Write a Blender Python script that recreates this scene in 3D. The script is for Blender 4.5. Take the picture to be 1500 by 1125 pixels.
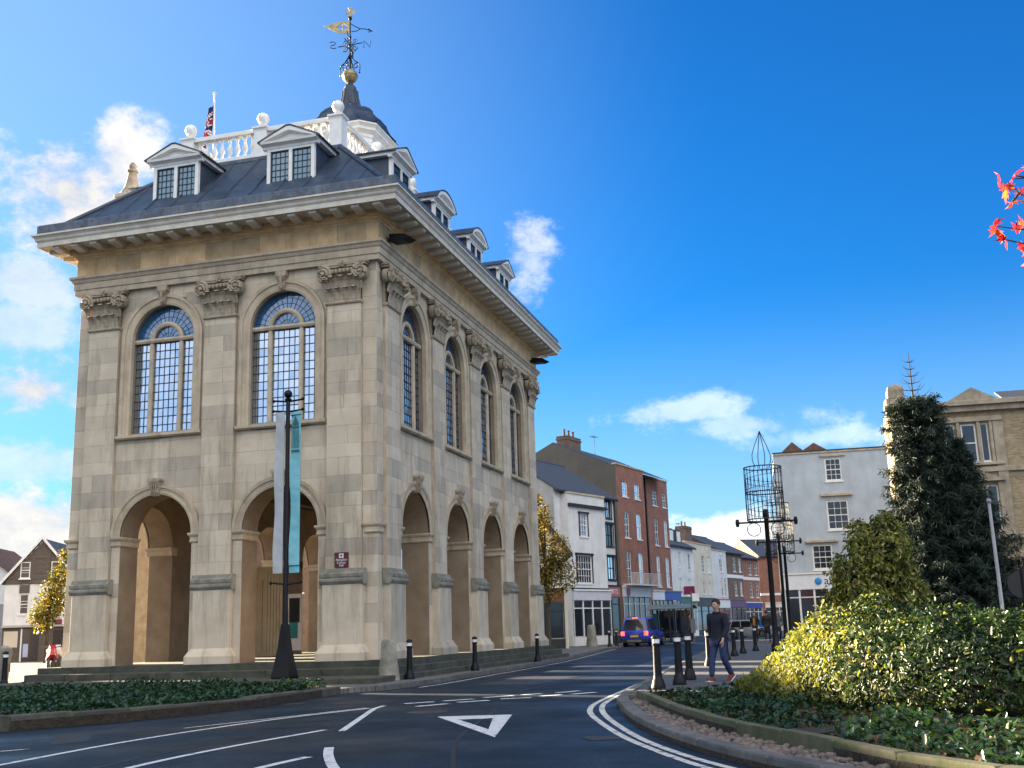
import bpy, bmesh, math, random
from mathutils import Matrix, Vector
for o in list(bpy.data.objects): bpy.data.objects.remove(o)
SC = bpy.context.scene
COL = SC.collection
R = math.radians
# ---------------------------------------------------------------- camera
CAM = Vector((11.443, -27.816, 1.262))
def cam_axes(yaw=-0.268526, p=0.217442, r=-0.030852):
    f = Vector((math.sin(yaw)*math.cos(p), math.cos(yaw)*math.cos(p), math.sin(p)))
    rt = Vector((math.cos(yaw), -math.sin(yaw), 0)); up = rt.cross(f)
    c, s = math.cos(r), math.sin(r)
    return c*rt+s*up, -s*rt+c*up, f
rt, up, fw = cam_axes()
cd = bpy.data.cameras.new('camera'); cam = bpy.data.objects.new('camera', cd); COL.objects.link(cam)
cam.matrix_world = Matrix(((rt.x, up.x, -fw.x, CAM.x), (rt.y, up.y, -fw.y, CAM.y), (rt.z, up.z, -fw.z, CAM.z), (0, 0, 0, 1)))
cd.sensor_fit = 'HORIZONTAL'; cd.sensor_width = 36; cd.lens = 39.08; cd.clip_end = 5000; cd.clip_start = .05
SC.camera = cam
# ---------------------------------------------------------------- sun, sky
SUN_AZ, SUN_EL = 21.0, 12.0        # degrees the sun stands behind the hall's front (from -X towards +Y), elevation
sd = Vector((-math.cos(R(SUN_AZ))*math.cos(R(SUN_EL)), math.sin(R(SUN_AZ))*math.cos(R(SUN_EL)), math.sin(R(SUN_EL))))
sl = bpy.data.lights.new('sun', 'SUN'); so = bpy.data.objects.new('sun', sl); COL.objects.link(so)
sl.energy = 5.0; sl.angle = R(.53); sl.color = (1, .82, .58)
so.rotation_euler = sd.to_track_quat('Z', 'Y').to_euler()
W = bpy.data.worlds.new('World'); SC.world = W; W.use_nodes = True
def make_sky():
    nt = W.node_tree; N = nt.nodes; L = nt.links; N.clear()
    def n(t, **k):
        o = N.new(t)
        for a, b in k.items(): setattr(o, a, b)
        return o
    def M(op, a, b=None, c=None):
        o = n('ShaderNodeMath', operation=op)
        for i, v in enumerate((a, b, c)):
            if v is None: continue
            if isinstance(v, (int, float)): o.inputs[i].default_value = v
            else: L.new(v, o.inputs[i])
        return o.outputs[0]
    def SS(x, a, b):
        o = n('ShaderNodeMapRange', interpolation_type='SMOOTHSTEP'); L.new(x, o.inputs[0])
        o.inputs[1].default_value = a; o.inputs[2].default_value = b
        return o.outputs[0]
    out = n('ShaderNodeOutputWorld'); bg = n('ShaderNodeBackground'); bg.inputs[1].default_value = .05
    sky = n('ShaderNodeTexSky', sky_type='NISHITA'); sky.sun_disc = False
    sky.sun_elevation = R(SUN_EL); sky.sun_rotation = math.atan2(sd.x, sd.y)
    sky.air_density = 1.0; sky.dust_density = .35; sky.ozone_density = 2.5; sky.altitude = 60
    hs = n('ShaderNodeHueSaturation'); hs.inputs['Saturation'].default_value = 1.15; hs.inputs['Value'].default_value = 1.0
    L.new(sky.outputs[0], hs.inputs['Color'])
    tint = n('ShaderNodeMix', data_type='RGBA', blend_type='MULTIPLY'); tint.inputs[0].default_value = 1; L.new(hs.outputs[0], tint.inputs[6]); tint.inputs[7].default_value = (.07, .38, .665, 1)
    tc = n('ShaderNodeTexCoord'); sp = n('ShaderNodeSeparateXYZ'); L.new(tc.outputs['Generated'], sp.inputs[0])
    X, Y, Z = sp.outputs
    # cloud deck coordinates: direction divided by its height, so that clouds flatten towards the horizon
    zz = M('MAXIMUM', M('ADD', Z, .12), .02)
    cv = n('ShaderNodeCombineXYZ'); L.new(M('DIVIDE', X, zz), cv.inputs[0]); L.new(M('DIVIDE', Y, zz), cv.inputs[1])
    n1 = n('ShaderNodeTexNoise'); n1.inputs['Scale'].default_value = 1.15; n1.inputs['Detail'].default_value = 9; n1.inputs['Roughness'].default_value = .56
    L.new(cv.outputs[0], n1.inputs['Vector'])
    # fine noise on the direction itself shapes the single clouds
    n2 = n('ShaderNodeTexNoise'); n2.inputs['Scale'].default_value = 10; n2.inputs['Detail'].default_value = 13; n2.inputs['Roughness'].default_value = .66
    mp = n('ShaderNodeMapping'); mp.inputs['Scale'].default_value = (1, 1, 1.5); L.new(tc.outputs['Generated'], mp.inputs[0]); L.new(mp.outputs[0], n2.inputs['Vector'])
    f2 = M('SUBTRACT', n2.outputs['Fac'], .5)
    # more cloud to the south behind the camera, shaped as fill light; clear north-east
    side = M('ADD', M('MULTIPLY', X, .2), M('MULTIPLY', Y, -.95))
    cov = M('MULTIPLY_ADD', SS(side, -.55, .45), .42, -.2)
    gen = SS(M('ADD', n1.outputs['Fac'], cov), .50, .68)
    gen = M('MULTIPLY', gen, M('MULTIPLY_ADD', SS(Z, .1, .55), .8, M('MULTIPLY', SS(Z, .0, .1), .2)))
    total = gen
    for (dx, dy, dz, sx, amp, squ) in CLOUDS:
        v = n('ShaderNodeVectorMath', operation='SUBTRACT'); L.new(tc.outputs['Generated'], v.inputs[0]); v.inputs[1].default_value = (dx, dy, dz)
        v2 = n('ShaderNodeVectorMath', operation='MULTIPLY'); L.new(v.outputs[0], v2.inputs[0]); v2.inputs[1].default_value = (1/sx, 1/sx, squ/sx)
        ln = n('ShaderNodeVectorMath', operation='LENGTH'); L.new(v2.outputs[0], ln.inputs[0])
        e = M('SUBTRACT', 1, ln.outputs['Value'])
        e = M('MULTIPLY_ADD', f2, 4.2, e)
        e = M('MULTIPLY', SS(e, -.05, .75), amp)
        total = M('MAXIMUM', total, e)
    # cloud colour: warm white towards the sun, greyer inside
    sv = n('ShaderNodeVectorMath', operation='DOT_PRODUCT'); L.new(tc.outputs['Generated'], sv.inputs[0]); sv.inputs[1].default_value = sd
    glow = SS(sv.outputs['Value'], -.3, 1)
    cc = n('ShaderNodeMix', data_type='RGBA'); L.new(glow, cc.inputs[0]); cc.inputs[6].default_value = CL_FAR; cc.inputs[7].default_value = CL_SUN
    sh = n('ShaderNodeMix', data_type='RGBA', blend_type='MULTIPLY'); sh.inputs[0].default_value = 1
    shade = n('ShaderNodeValToRGB'); shade.color_ramp.elements[0].position = .38; shade.color_ramp.elements[0].color = (.62, .68, .78, 1); shade.color_ramp.elements[1].position = .6; shade.color_ramp.elements[1].color = (1, 1, 1, 1)
    L.new(n2.outputs['Fac'], shade.inputs[0]); L.new(cc.outputs[2], sh.inputs[6]); L.new(shade.outputs[0], sh.inputs[7])
    # pale haze low over the whole horizon
    hz = n('ShaderNodeMix', data_type='RGBA'); L.new(M('MAXIMUM', M('MULTIPLY', SS(Z, .30, -.03), .85), M('MULTIPLY', SS(sv.outputs['Value'], .45, 1.0), .55)), hz.inputs[0]); L.new(tint.outputs[2], hz.inputs[6]); hz.inputs[7].default_value = (1.45, 2.2, 2.95, 1)
    mx = n('ShaderNodeMix', data_type='RGBA'); L.new(total, mx.inputs[0]); L.new(hz.outputs[2], mx.inputs[6]); L.new(sh.outputs[2], mx.inputs[7])
    L.new(mx.outputs[2], bg.inputs[0]); L.new(bg.outputs[0], out.inputs[0])
CLOUDS = [(-0.573, 0.735, 0.362, 0.062, 0.95, 1.2),
          (-0.536, 0.749, 0.39, 0.035, 0.85, 1.0),
          (-0.618, 0.759, 0.205, 0.05, 0.95, 1.5),
          (-0.613, 0.735, 0.29, 0.045, 0.55, 1.8),
          (-0.623, 0.74, 0.254, 0.05, 0.5, 2.0),
          (-0.236, 0.918, 0.319, 0.036, 0.5, .9),
          (-0.066, 0.983, 0.169, 0.09, 0.3, 5.5),
          (-0.003, 0.988, 0.155, 0.07, 0.28, 6.0),
          (-0.106, 0.977, 0.183, 0.07, 0.35, 5.0),
          (-0.079, 0.994, 0.075, 0.1, 0.75, 4.5),
          (-0.628, 0.773, 0.09, 0.14, 0.95, 3.0),
          (-0.63, 0.763, 0.145, 0.1, 0.5, 4.0)]   # direction, radius, density, flatness of single clouds
CL_FAR = (7.6, 7.3, 6.9, 1); CL_SUN = (2.65, 2.5, 2.3, 1)  # clouds away from the sun brightened to fill the shaded fronts
make_sky()
SC.view_settings.view_transform = 'Standard'; SC.view_settings.look = 'None'; SC.view_settings.gamma = 1
SC.view_settings.exposure = 3.0
SC.render.engine = 'CYCLES'
# ---------------------------------------------------------------- helpers
random.seed(7)
class MB:
    def __init__(s): s.v = []; s.f = []; s.t = []
    def add(s, vs, fs, tone=None):
        b = len(s.v); s.v += [tuple(p) for p in vs]
        for f in fs: s.f.append([b+i for i in f]); s.t.append(0 if tone is None else tone)
        return s
    def box(s, x0, x1, y0, y1, z0, z1, tone=None):
        return s.add([(x, y, z) for z in (z0, z1) for y in (y0, y1) for x in (x0, x1)],
                     [(0, 2, 3, 1), (4, 5, 7, 6), (0, 1, 5, 4), (2, 6, 7, 3), (0, 4, 6, 2), (1, 3, 7, 5)], tone)
    def cbox(s, x0, x1, y0, y1, z0, z1, c=.01, tone=None):      # box with chamfered vertical and top edges
        lo = [(x0+c, y0), (x1-c, y0), (x1, y0+c), (x1, y1-c), (x1-c, y1), (x0+c, y1), (x0, y1-c), (x0, y0+c)]
        cx, cy = (x0+x1)/2, (y0+y1)/2
        hi = [(cx+(x-cx)*max(0, 1-2*c/max(x1-x0, .001)), cy+(y-cy)*max(0, 1-2*c/max(y1-y0, .001))) for x, y in lo]
        vs = [(x, y, z0) for x, y in lo]+[(x, y, z1-c) for x, y in lo]+[(x, y, z1) for x, y in hi]
        fs = [[7-i for i in range(8)], [16+i for i in range(8)]]
        for k in (0, 8):
            for i in range(8): fs.append((k+i, k+(i+1) % 8, k+8+(i+1) % 8, k+8+i))
        return s.add(vs, fs, tone)
    def loft(s, rings, caps=True, close=True, tone=None):
        n = len(rings[0]); vs = [p for r in rings for p in r]; fs = []
        for k in range(len(rings)-1):
            for i in range(n if close else n-1):
                j = (i+1) % n; fs.append((k*n+i, k*n+j, (k+1)*n+j, (k+1)*n+i))
        if caps: fs.append([n-1-i for i in range(n)]); fs.append([(len(rings)-1)*n+i for i in range(n)])
        return s.add(vs, fs, tone)
    def prism(s, pts, d, tone=None):                            # planar outline (3D points) pushed along vector d
        d = Vector(d); a = [Vector(p) for p in pts]; return s.loft([a, [p+d for p in a]], tone=tone)
    def lathe(s, prof, cx=0, cy=0, n=12, tone=None, ph=0):
        rings = [[(cx+r*math.cos(2*math.pi*i/n+ph), cy+r*math.sin(2*math.pi*i/n+ph), z) for i in range(n)] for r, z in prof]
        return s.loft(rings, tone=tone)
    def tube(s, pts, r, n=6, tone=None):
        pts = [Vector(p) for p in pts]; rings = []
        for i, p in enumerate(pts):
            t = (pts[min(i+1, len(pts)-1)]-pts[max(i-1, 0)]).normalized()
            a = t.cross(Vector((0, 0, 1)) if abs(t.z) < .9 else Vector((1, 0, 0))).normalized(); b = t.cross(a)
            rr = r[i] if isinstance(r, (list, tuple)) else r
            rings.append([p+rr*(math.cos(2*math.pi*k/n)*a+math.sin(2*math.pi*k/n)*b) for k in range(n)])
        return s.loft(rings, tone=tone)
    def ball(s, c, r, nu=10, nv=7, sc=(1, 1, 1)):
        rings = []
        for j in range(nv+1):
            a = math.pi*j/nv; q = max(.02, math.sin(a))
            rings.append([(c[0]+r*sc[0]*q*math.cos(2*math.pi*i/nu), c[1]+r*sc[1]*q*math.sin(2*math.pi*i/nu), c[2]-r*sc[2]*math.cos(a)) for i in range(nu)])
        return s.loft(rings)
    def band(s, prof, x0, x1, y0, y1):                          # moulding profile (outset, z) run round a rectangle
        rings = [[(x0-o, y0-o, z), (x1+o, y0-o, z), (x1+o, y1+o, z), (x0-o, y1+o, z)] for o, z in prof]
        return s.loft(rings, caps=False)
    def run(s, prof, x0, x1, ends=True):                        # moulding profile (outset, z) along x, facing -y
        rings = [[(x, -o, z) for o, z in prof] for x in (x0, x1)]
        return s.loft(rings, caps=ends)
    def arc(s, prof, cz, a0=0, a1=180, n=20, cx=0, caps=True):  # ring profile (radius, outset) swept round (cx, cz), facing -y
        rings = []
        for k in range(n+1):
            a = R(a0+(a1-a0)*k/n); rings.append([(cx+r*math.cos(a), -o, cz+r*math.sin(a)) for r, o in prof])
        return s.loft(rings, caps=caps)
    def xf(s, M, start=0):
        s.v = s.v[:start]+[tuple(M @ Vector(p)) for p in s.v[start:]]; return s
    def mesh(s, name, mat, smooth=False):
        me = bpy.data.meshes.new(name); me.from_pydata(s.v, [], s.f)
        if isinstance(mat, (list, tuple)):
            for m in mat: me.materials.append(m)
        elif mat: me.materials.append(mat)
        if any(s.t):
            a = me.attributes.new('tone', 'FLOAT', 'FACE'); a.data.foreach_set('value', s.t)
        bm = bmesh.new(); bm.from_mesh(me); bmesh.ops.recalc_face_normals(bm, faces=bm.faces); bm.to_mesh(me); bm.free()
        if smooth:
            me.polygons.foreach_set('use_smooth', [True]*len(me.polygons)); me.set_sharp_from_angle(angle=R(38))
        me.update(); return me
    def build(s, name, mat, parent=None, smooth=False, loc=(0, 0, 0), rz=0):
        return put(s.mesh(name, mat, smooth), name, parent, loc, rz)
def put(me, name, parent=None, loc=(0, 0, 0), rz=0, sc=None):
    o = bpy.data.objects.new(name, me); COL.objects.link(o); o.location = loc; o.rotation_euler = (0, 0, rz)
    if sc: o.scale = sc if isinstance(sc, (tuple, list)) else (sc,)*3
    if parent: o.parent = parent
    return o
def tag(o, label, cat, group=None):
    o['label'] = label; o['category'] = cat
    if group: o['group'] = group
    return o
def kind(o, k): o['kind'] = k; return o
def thing(name, label, cat, loc=(0, 0, 0), rz=0, group=None):
    return tag(put(None, name, None, loc, rz), label, cat, group)
def copy_tree(o, parent=None):
    c = o.copy(); COL.objects.link(c); c.parent = parent
    for ch in list(o.children): copy_tree(ch, c)
    return c
def curve_pts(pts, step=.3):                                    # Catmull-Rom through 2D points
    P = [Vector(p) for p in pts]; P = [2*P[0]-P[1]]+P+[2*P[-1]-P[-2]]; out = []
    for i in range(1, len(P)-2):
        n = max(2, int((P[i+1]-P[i]).length/step))
        for k in range(n):
            t = k/n; a, b, c, d = P[i-1:i+3]
            out.append(.5*((2*b)+(c-a)*t+(2*a-5*b+4*c-d)*t*t+(3*b-a-3*c+d)*t**3))
    return out+[P[-2]]
def resample(pts, step):
    out = [pts[0]]; acc = 0
    for a, b in zip(pts, pts[1:]):
        L = (b-a).length; pos = 0
        while acc+(L-pos) >= step:
            pos += step-acc; acc = 0; out.append(a+(b-a)*(pos/L))
        acc += L-pos
    return out
def offset(pts, d):                                             # to the left of the direction of travel
    out = []
    for i, p in enumerate(pts):
        t = (pts[min(i+1, len(pts)-1)]-pts[max(i-1, 0)]).normalized(); out.append(p+Vector((-t.y, t.x))*d)
    return out
# ---------------------------------------------------------------- materials
def weather_road(m, crack=.55):     # fine cracks, oil spots and pale aggregate over a road surface
    nt = m.node_tree; N = nt.nodes; L = nt.links; b = N['Principled BSDF']; src = b.inputs['Base Color'].links[0].from_socket
    tc = N.new('ShaderNodeTexCoord'); nz = N.new('ShaderNodeTexNoise'); nz.inputs['Scale'].default_value = 1.3; nz.inputs['Detail'].default_value = 5; L.new(tc.outputs['Object'], nz.inputs['Vector'])
    wp = N.new('ShaderNodeMix'); wp.data_type = 'VECTOR'; wp.inputs[0].default_value = .22; L.new(tc.outputs['Object'], wp.inputs[4]); L.new(nz.outputs['Color'], wp.inputs[5])
    vo = N.new('ShaderNodeTexVoronoi'); vo.feature = 'DISTANCE_TO_EDGE'; vo.inputs['Scale'].default_value = .55; L.new(wp.outputs[1], vo.inputs['Vector'])
    r1 = N.new('ShaderNodeValToRGB'); r1.color_ramp.elements[0].position = .0; r1.color_ramp.elements[0].color = (1, 1, 1, 1); r1.color_ramp.elements[1].position = .009; r1.color_ramp.elements[1].color = (0, 0, 0, 1); L.new(vo.outputs['Distance'], r1.inputs[0])
    n2 = N.new('ShaderNodeTexNoise'); n2.inputs['Scale'].default_value = .35; L.new(tc.outputs['Object'], n2.inputs['Vector']); r2 = N.new('ShaderNodeValToRGB'); r2.color_ramp.elements[0].position = .48; r2.color_ramp.elements[0].color = (0, 0, 0, 1); r2.color_ramp.elements[1].position = .58; r2.color_ramp.elements[1].color = (crack,)*3+(1,); L.new(n2.outputs['Fac'], r2.inputs[0])
    mu = N.new('ShaderNodeMath'); mu.operation = 'MULTIPLY'; L.new(r1.outputs[0], mu.inputs[0]); L.new(r2.outputs[0], mu.inputs[1])
    m1 = N.new('ShaderNodeMix'); m1.data_type = 'RGBA'; L.new(mu.outputs[0], m1.inputs[0]); L.new(src, m1.inputs[6]); m1.inputs[7].default_value = (.008, .009, .012, 1)
    n3 = N.new('ShaderNodeTexNoise'); n3.inputs['Scale'].default_value = 26; n3.inputs['Detail'].default_value = 3; L.new(tc.outputs['Object'], n3.inputs['Vector']); r3 = N.new('ShaderNodeValToRGB'); r3.color_ramp.elements[0].position = .35; r3.color_ramp.elements[0].color = (.5, .5, .5, 1); r3.color_ramp.elements[1].position = .7; r3.color_ramp.elements[1].color = (2.1, 2.05, 1.95, 1); L.new(n3.outputs['Fac'], r3.inputs[0])
    m2 = N.new('ShaderNodeMix'); m2.data_type = 'RGBA'; m2.blend_type = 'MULTIPLY'; m2.inputs[0].default_value = 1; L.new(m1.outputs[2], m2.inputs[6]); L.new(r3.outputs[0], m2.inputs[7]); L.new(m2.outputs[2], b.inputs['Base Color'])
    n4 = N.new('ShaderNodeTexNoise'); n4.inputs['Scale'].default_value = .5; n4.inputs['Detail'].default_value = 6; L.new(tc.outputs['Object'], n4.inputs['Vector']); mr = N.new('ShaderNodeMapRange'); mr.inputs[1].default_value = .35; mr.inputs[2].default_value = .65; mr.inputs[3].default_value = .42; mr.inputs[4].default_value = .72; L.new(n4.outputs['Fac'], mr.inputs[0]); L.new(mr.outputs[0], b.inputs['Roughness'])
def mat(name, c, c2=None, rough=.8, scale=3., detail=6, bump=.15, bscale=60., rnd=0., metal=0., spec=.5, coat=0., streak=0., c3=None, stretch=(1, 1, 1), coords='Object', dist=.01, pos=(.35, .65)):
    m = bpy.data.materials.new(name); m.use_nodes = True; nt = m.node_tree; N = nt.nodes; L = nt.links; b = N['Principled BSDF']
    c2 = c2 or tuple(x*.8 for x in c)
    tc = N.new('ShaderNodeTexCoord'); mp = N.new('ShaderNodeMapping'); mp.inputs['Scale'].default_value = stretch; L.new(tc.outputs[coords], mp.inputs[0])
    n1 = N.new('ShaderNodeTexNoise'); n1.inputs['Scale'].default_value = scale; n1.inputs['Detail'].default_value = detail; n1.inputs['Roughness'].default_value = .6; L.new(mp.outputs[0], n1.inputs['Vector'])
    rp = N.new('ShaderNodeValToRGB'); e = rp.color_ramp.elements; e[0].position, e[1].position = pos; e[0].color = (*c2, 1); e[1].color = (*c, 1); L.new(n1.outputs['Fac'], rp.inputs[0])
    col = rp.outputs[0]
    def mix(fac, a, bcol, blend='MIX'):
        x = N.new('ShaderNodeMix'); x.data_type = 'RGBA'; x.blend_type = blend
        if isinstance(fac, (int, float)): x.inputs[0].default_value = fac
        else: L.new(fac, x.inputs[0])
        L.new(a, x.inputs[6])
        if isinstance(bcol, tuple): x.inputs[7].default_value = (*bcol, 1)
        else: L.new(bcol, x.inputs[7])
        return x.outputs[2]
    if c3 or streak:
        n2 = N.new('ShaderNodeTexNoise'); n2.inputs['Scale'].default_value = 1.0; n2.inputs['Detail'].default_value = 7; n2.inputs['Roughness'].default_value = .65
        mp2 = N.new('ShaderNodeMapping'); mp2.inputs['Scale'].default_value = (2.6, 2.6, .35) if streak else (.8, .8, .8); mp2.inputs['Location'].default_value = (3.1, 7.7, 1.3)
        L.new(tc.outputs[coords], mp2.inputs[0]); L.new(mp2.outputs[0], n2.inputs['Vector'])
        r2 = N.new('ShaderNodeValToRGB'); r2.color_ramp.elements[0].position = .5; r2.color_ramp.elements[0].color = (0, 0, 0, 1); r2.color_ramp.elements[1].position = .72; k = streak or .6; r2.color_ramp.elements[1].color = (k, k, k, 1)
        L.new(n2.outputs['Fac'], r2.inputs[0]); col = mix(r2.outputs[0], col, c3 or tuple(x*.45 for x in c))
    if rnd:
        oi = N.new('ShaderNodeObjectInfo'); at = N.new('ShaderNodeAttribute'); at.attribute_name = 'tone'
        ad = N.new('ShaderNodeMath'); ad.operation = 'ADD'; L.new(oi.outputs['Random'], ad.inputs[0]); L.new(at.outputs['Fac'], ad.inputs[1])
        fr = N.new('ShaderNodeMath'); fr.operation = 'FRACT'; L.new(ad.outputs[0], fr.inputs[0])
        r3 = N.new('ShaderNodeValToRGB'); r3.color_ramp.elements[0].color = (1-rnd, 1-rnd*.93, 1-rnd*.86, 1); r3.color_ramp.elements[1].color = (1+rnd*.45, 1+rnd*.42, 1+rnd*.34, 1)
        q = r3.color_ramp.elements.new(.5); q.color = (1, .99, .96, 1); L.new(fr.outputs[0], r3.inputs[0]); col = mix(1., col, r3.outputs[0], 'MULTIPLY')
    L.new(col, b.inputs['Base Color'])
    b.inputs['Roughness'].default_value = rough; b.inputs['Metallic'].default_value = metal; b.inputs['Specular IOR Level'].default_value = spec; b.inputs['Coat Weight'].default_value = coat
    if bump:
        n4 = N.new('ShaderNodeTexNoise'); n4.inputs['Scale'].default_value = bscale; n4.inputs['Detail'].default_value = 5; L.new(tc.outputs[coords], n4.inputs['Vector'])
        bp = N.new('ShaderNodeBump'); bp.inputs['Strength'].default_value = bump; bp.inputs['Distance'].default_value = dist; L.new(n4.outputs['Fac'], bp.inputs['Height']); L.new(bp.outputs[0], b.inputs['Normal'])
    return m
def glass(name, tint, refl, rough=.02, ior=1.5):      # window pane: base tint behind (sky colour in the hall's panes), mirror of the sky in front
    m = bpy.data.materials.new(name); m.use_nodes = True; nt = m.node_tree; N = nt.nodes; L = nt.links; b = N['Principled BSDF']
    b.inputs['Base Color'].default_value = (*tint, 1); b.inputs['Roughness'].default_value = .15
    g = N.new('ShaderNodeBsdfGlossy'); g.inputs['Roughness'].default_value = rough; g.inputs['Color'].default_value = (.82, .91, 1, 1)
    lw = N.new('ShaderNodeFresnel'); lw.inputs[0].default_value = ior
    ad = N.new('ShaderNodeMath'); ad.operation = 'ADD'; ad.use_clamp = True; ad.inputs[1].default_value = refl; L.new(lw.outputs[0], ad.inputs[0])
    mx = N.new('ShaderNodeMixShader'); L.new(ad.outputs[0], mx.inputs[0]); L.new(b.outputs[0], mx.inputs[1]); L.new(g.outputs[0], mx.inputs[2])
    L.new(mx.outputs[0], N['Material Output'].inputs[0])
    return m
def leafmat(name, c, c2, trans=.35, rough=.45, rnd=.5, scale=2., glow=(2.2, 2.0, 1.2)):
    m = mat(name, c, c2, rough=rough, scale=scale, bump=0, rnd=rnd, spec=.4)
    N = m.node_tree.nodes; L = m.node_tree.links; b = N['Principled BSDF']
    t = N.new('ShaderNodeBsdfTranslucent'); mx = N.new('ShaderNodeMixShader'); mx.inputs[0].default_value = trans
    gl = N.new('ShaderNodeMix'); gl.data_type = 'RGBA'; gl.blend_type = 'MULTIPLY'; gl.inputs[0].default_value = 1; gl.inputs[7].default_value = (*glow, 1); L.new(b.inputs['Base Color'].links[0].from_socket, gl.inputs[6]); L.new(gl.outputs[2], t.inputs[0]); L.new(b.outputs[0], mx.inputs[1]); L.new(t.outputs[0], mx.inputs[2]); L.new(mx.outputs[0], N['Material Output'].inputs[0])
    return m
def paving(name, c, mortar, bw, bh, msize=.012, rough=.8, var=.25, bump=.3):     # laid slabs too far away to be built one by one
    m = bpy.data.materials.new(name); m.use_nodes = True; nt = m.node_tree; N = nt.nodes; L = nt.links; b = N['Principled BSDF']
    tc = N.new('ShaderNodeTexCoord'); br = N.new('ShaderNodeTexBrick'); L.new(tc.outputs['Object'], br.inputs['Vector'])
    br.inputs['Scale'].default_value = 1; br.inputs['Brick Width'].default_value = bw; br.inputs['Row Height'].default_value = bh; br.inputs['Mortar Size'].default_value = msize
    br.inputs['Color1'].default_value = (*c, 1); br.inputs['Color2'].default_value = (*[x*(1-var) for x in c], 1); br.inputs['Mortar'].default_value = (*mortar, 1)
    nz = N.new('ShaderNodeTexNoise'); nz.inputs['Scale'].default_value = 1.2; nz.inputs['Detail'].default_value = 8; nz.inputs['Roughness'].default_value = .7; L.new(tc.outputs['Object'], nz.inputs['Vector'])
    rp = N.new('ShaderNodeValToRGB'); rp.color_ramp.elements[0].position = .3; rp.color_ramp.elements[0].color = (.62, .62, .62, 1); rp.color_ramp.elements[1].position = .7; rp.color_ramp.elements[1].color = (1.1, 1.1, 1.1, 1); L.new(nz.outputs['Fac'], rp.inputs[0])
    mx = N.new('ShaderNodeMix'); mx.data_type = 'RGBA'; mx.blend_type = 'MULTIPLY'; mx.inputs[0].default_value = 1; L.new(br.outputs['Color'], mx.inputs[6]); L.new(rp.outputs[0], mx.inputs[7]); L.new(mx.outputs[2], b.inputs['Base Color'])
    bp = N.new('ShaderNodeBump'); bp.inputs['Strength'].default_value = bump; bp.inputs['Distance'].default_value = .01; bp.invert = True; L.new(br.outputs['Fac'], bp.inputs['Height']); L.new(bp.outputs[0], b.inputs['Normal'])
    b.inputs['Roughness'].default_value = rough
    return m
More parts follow.
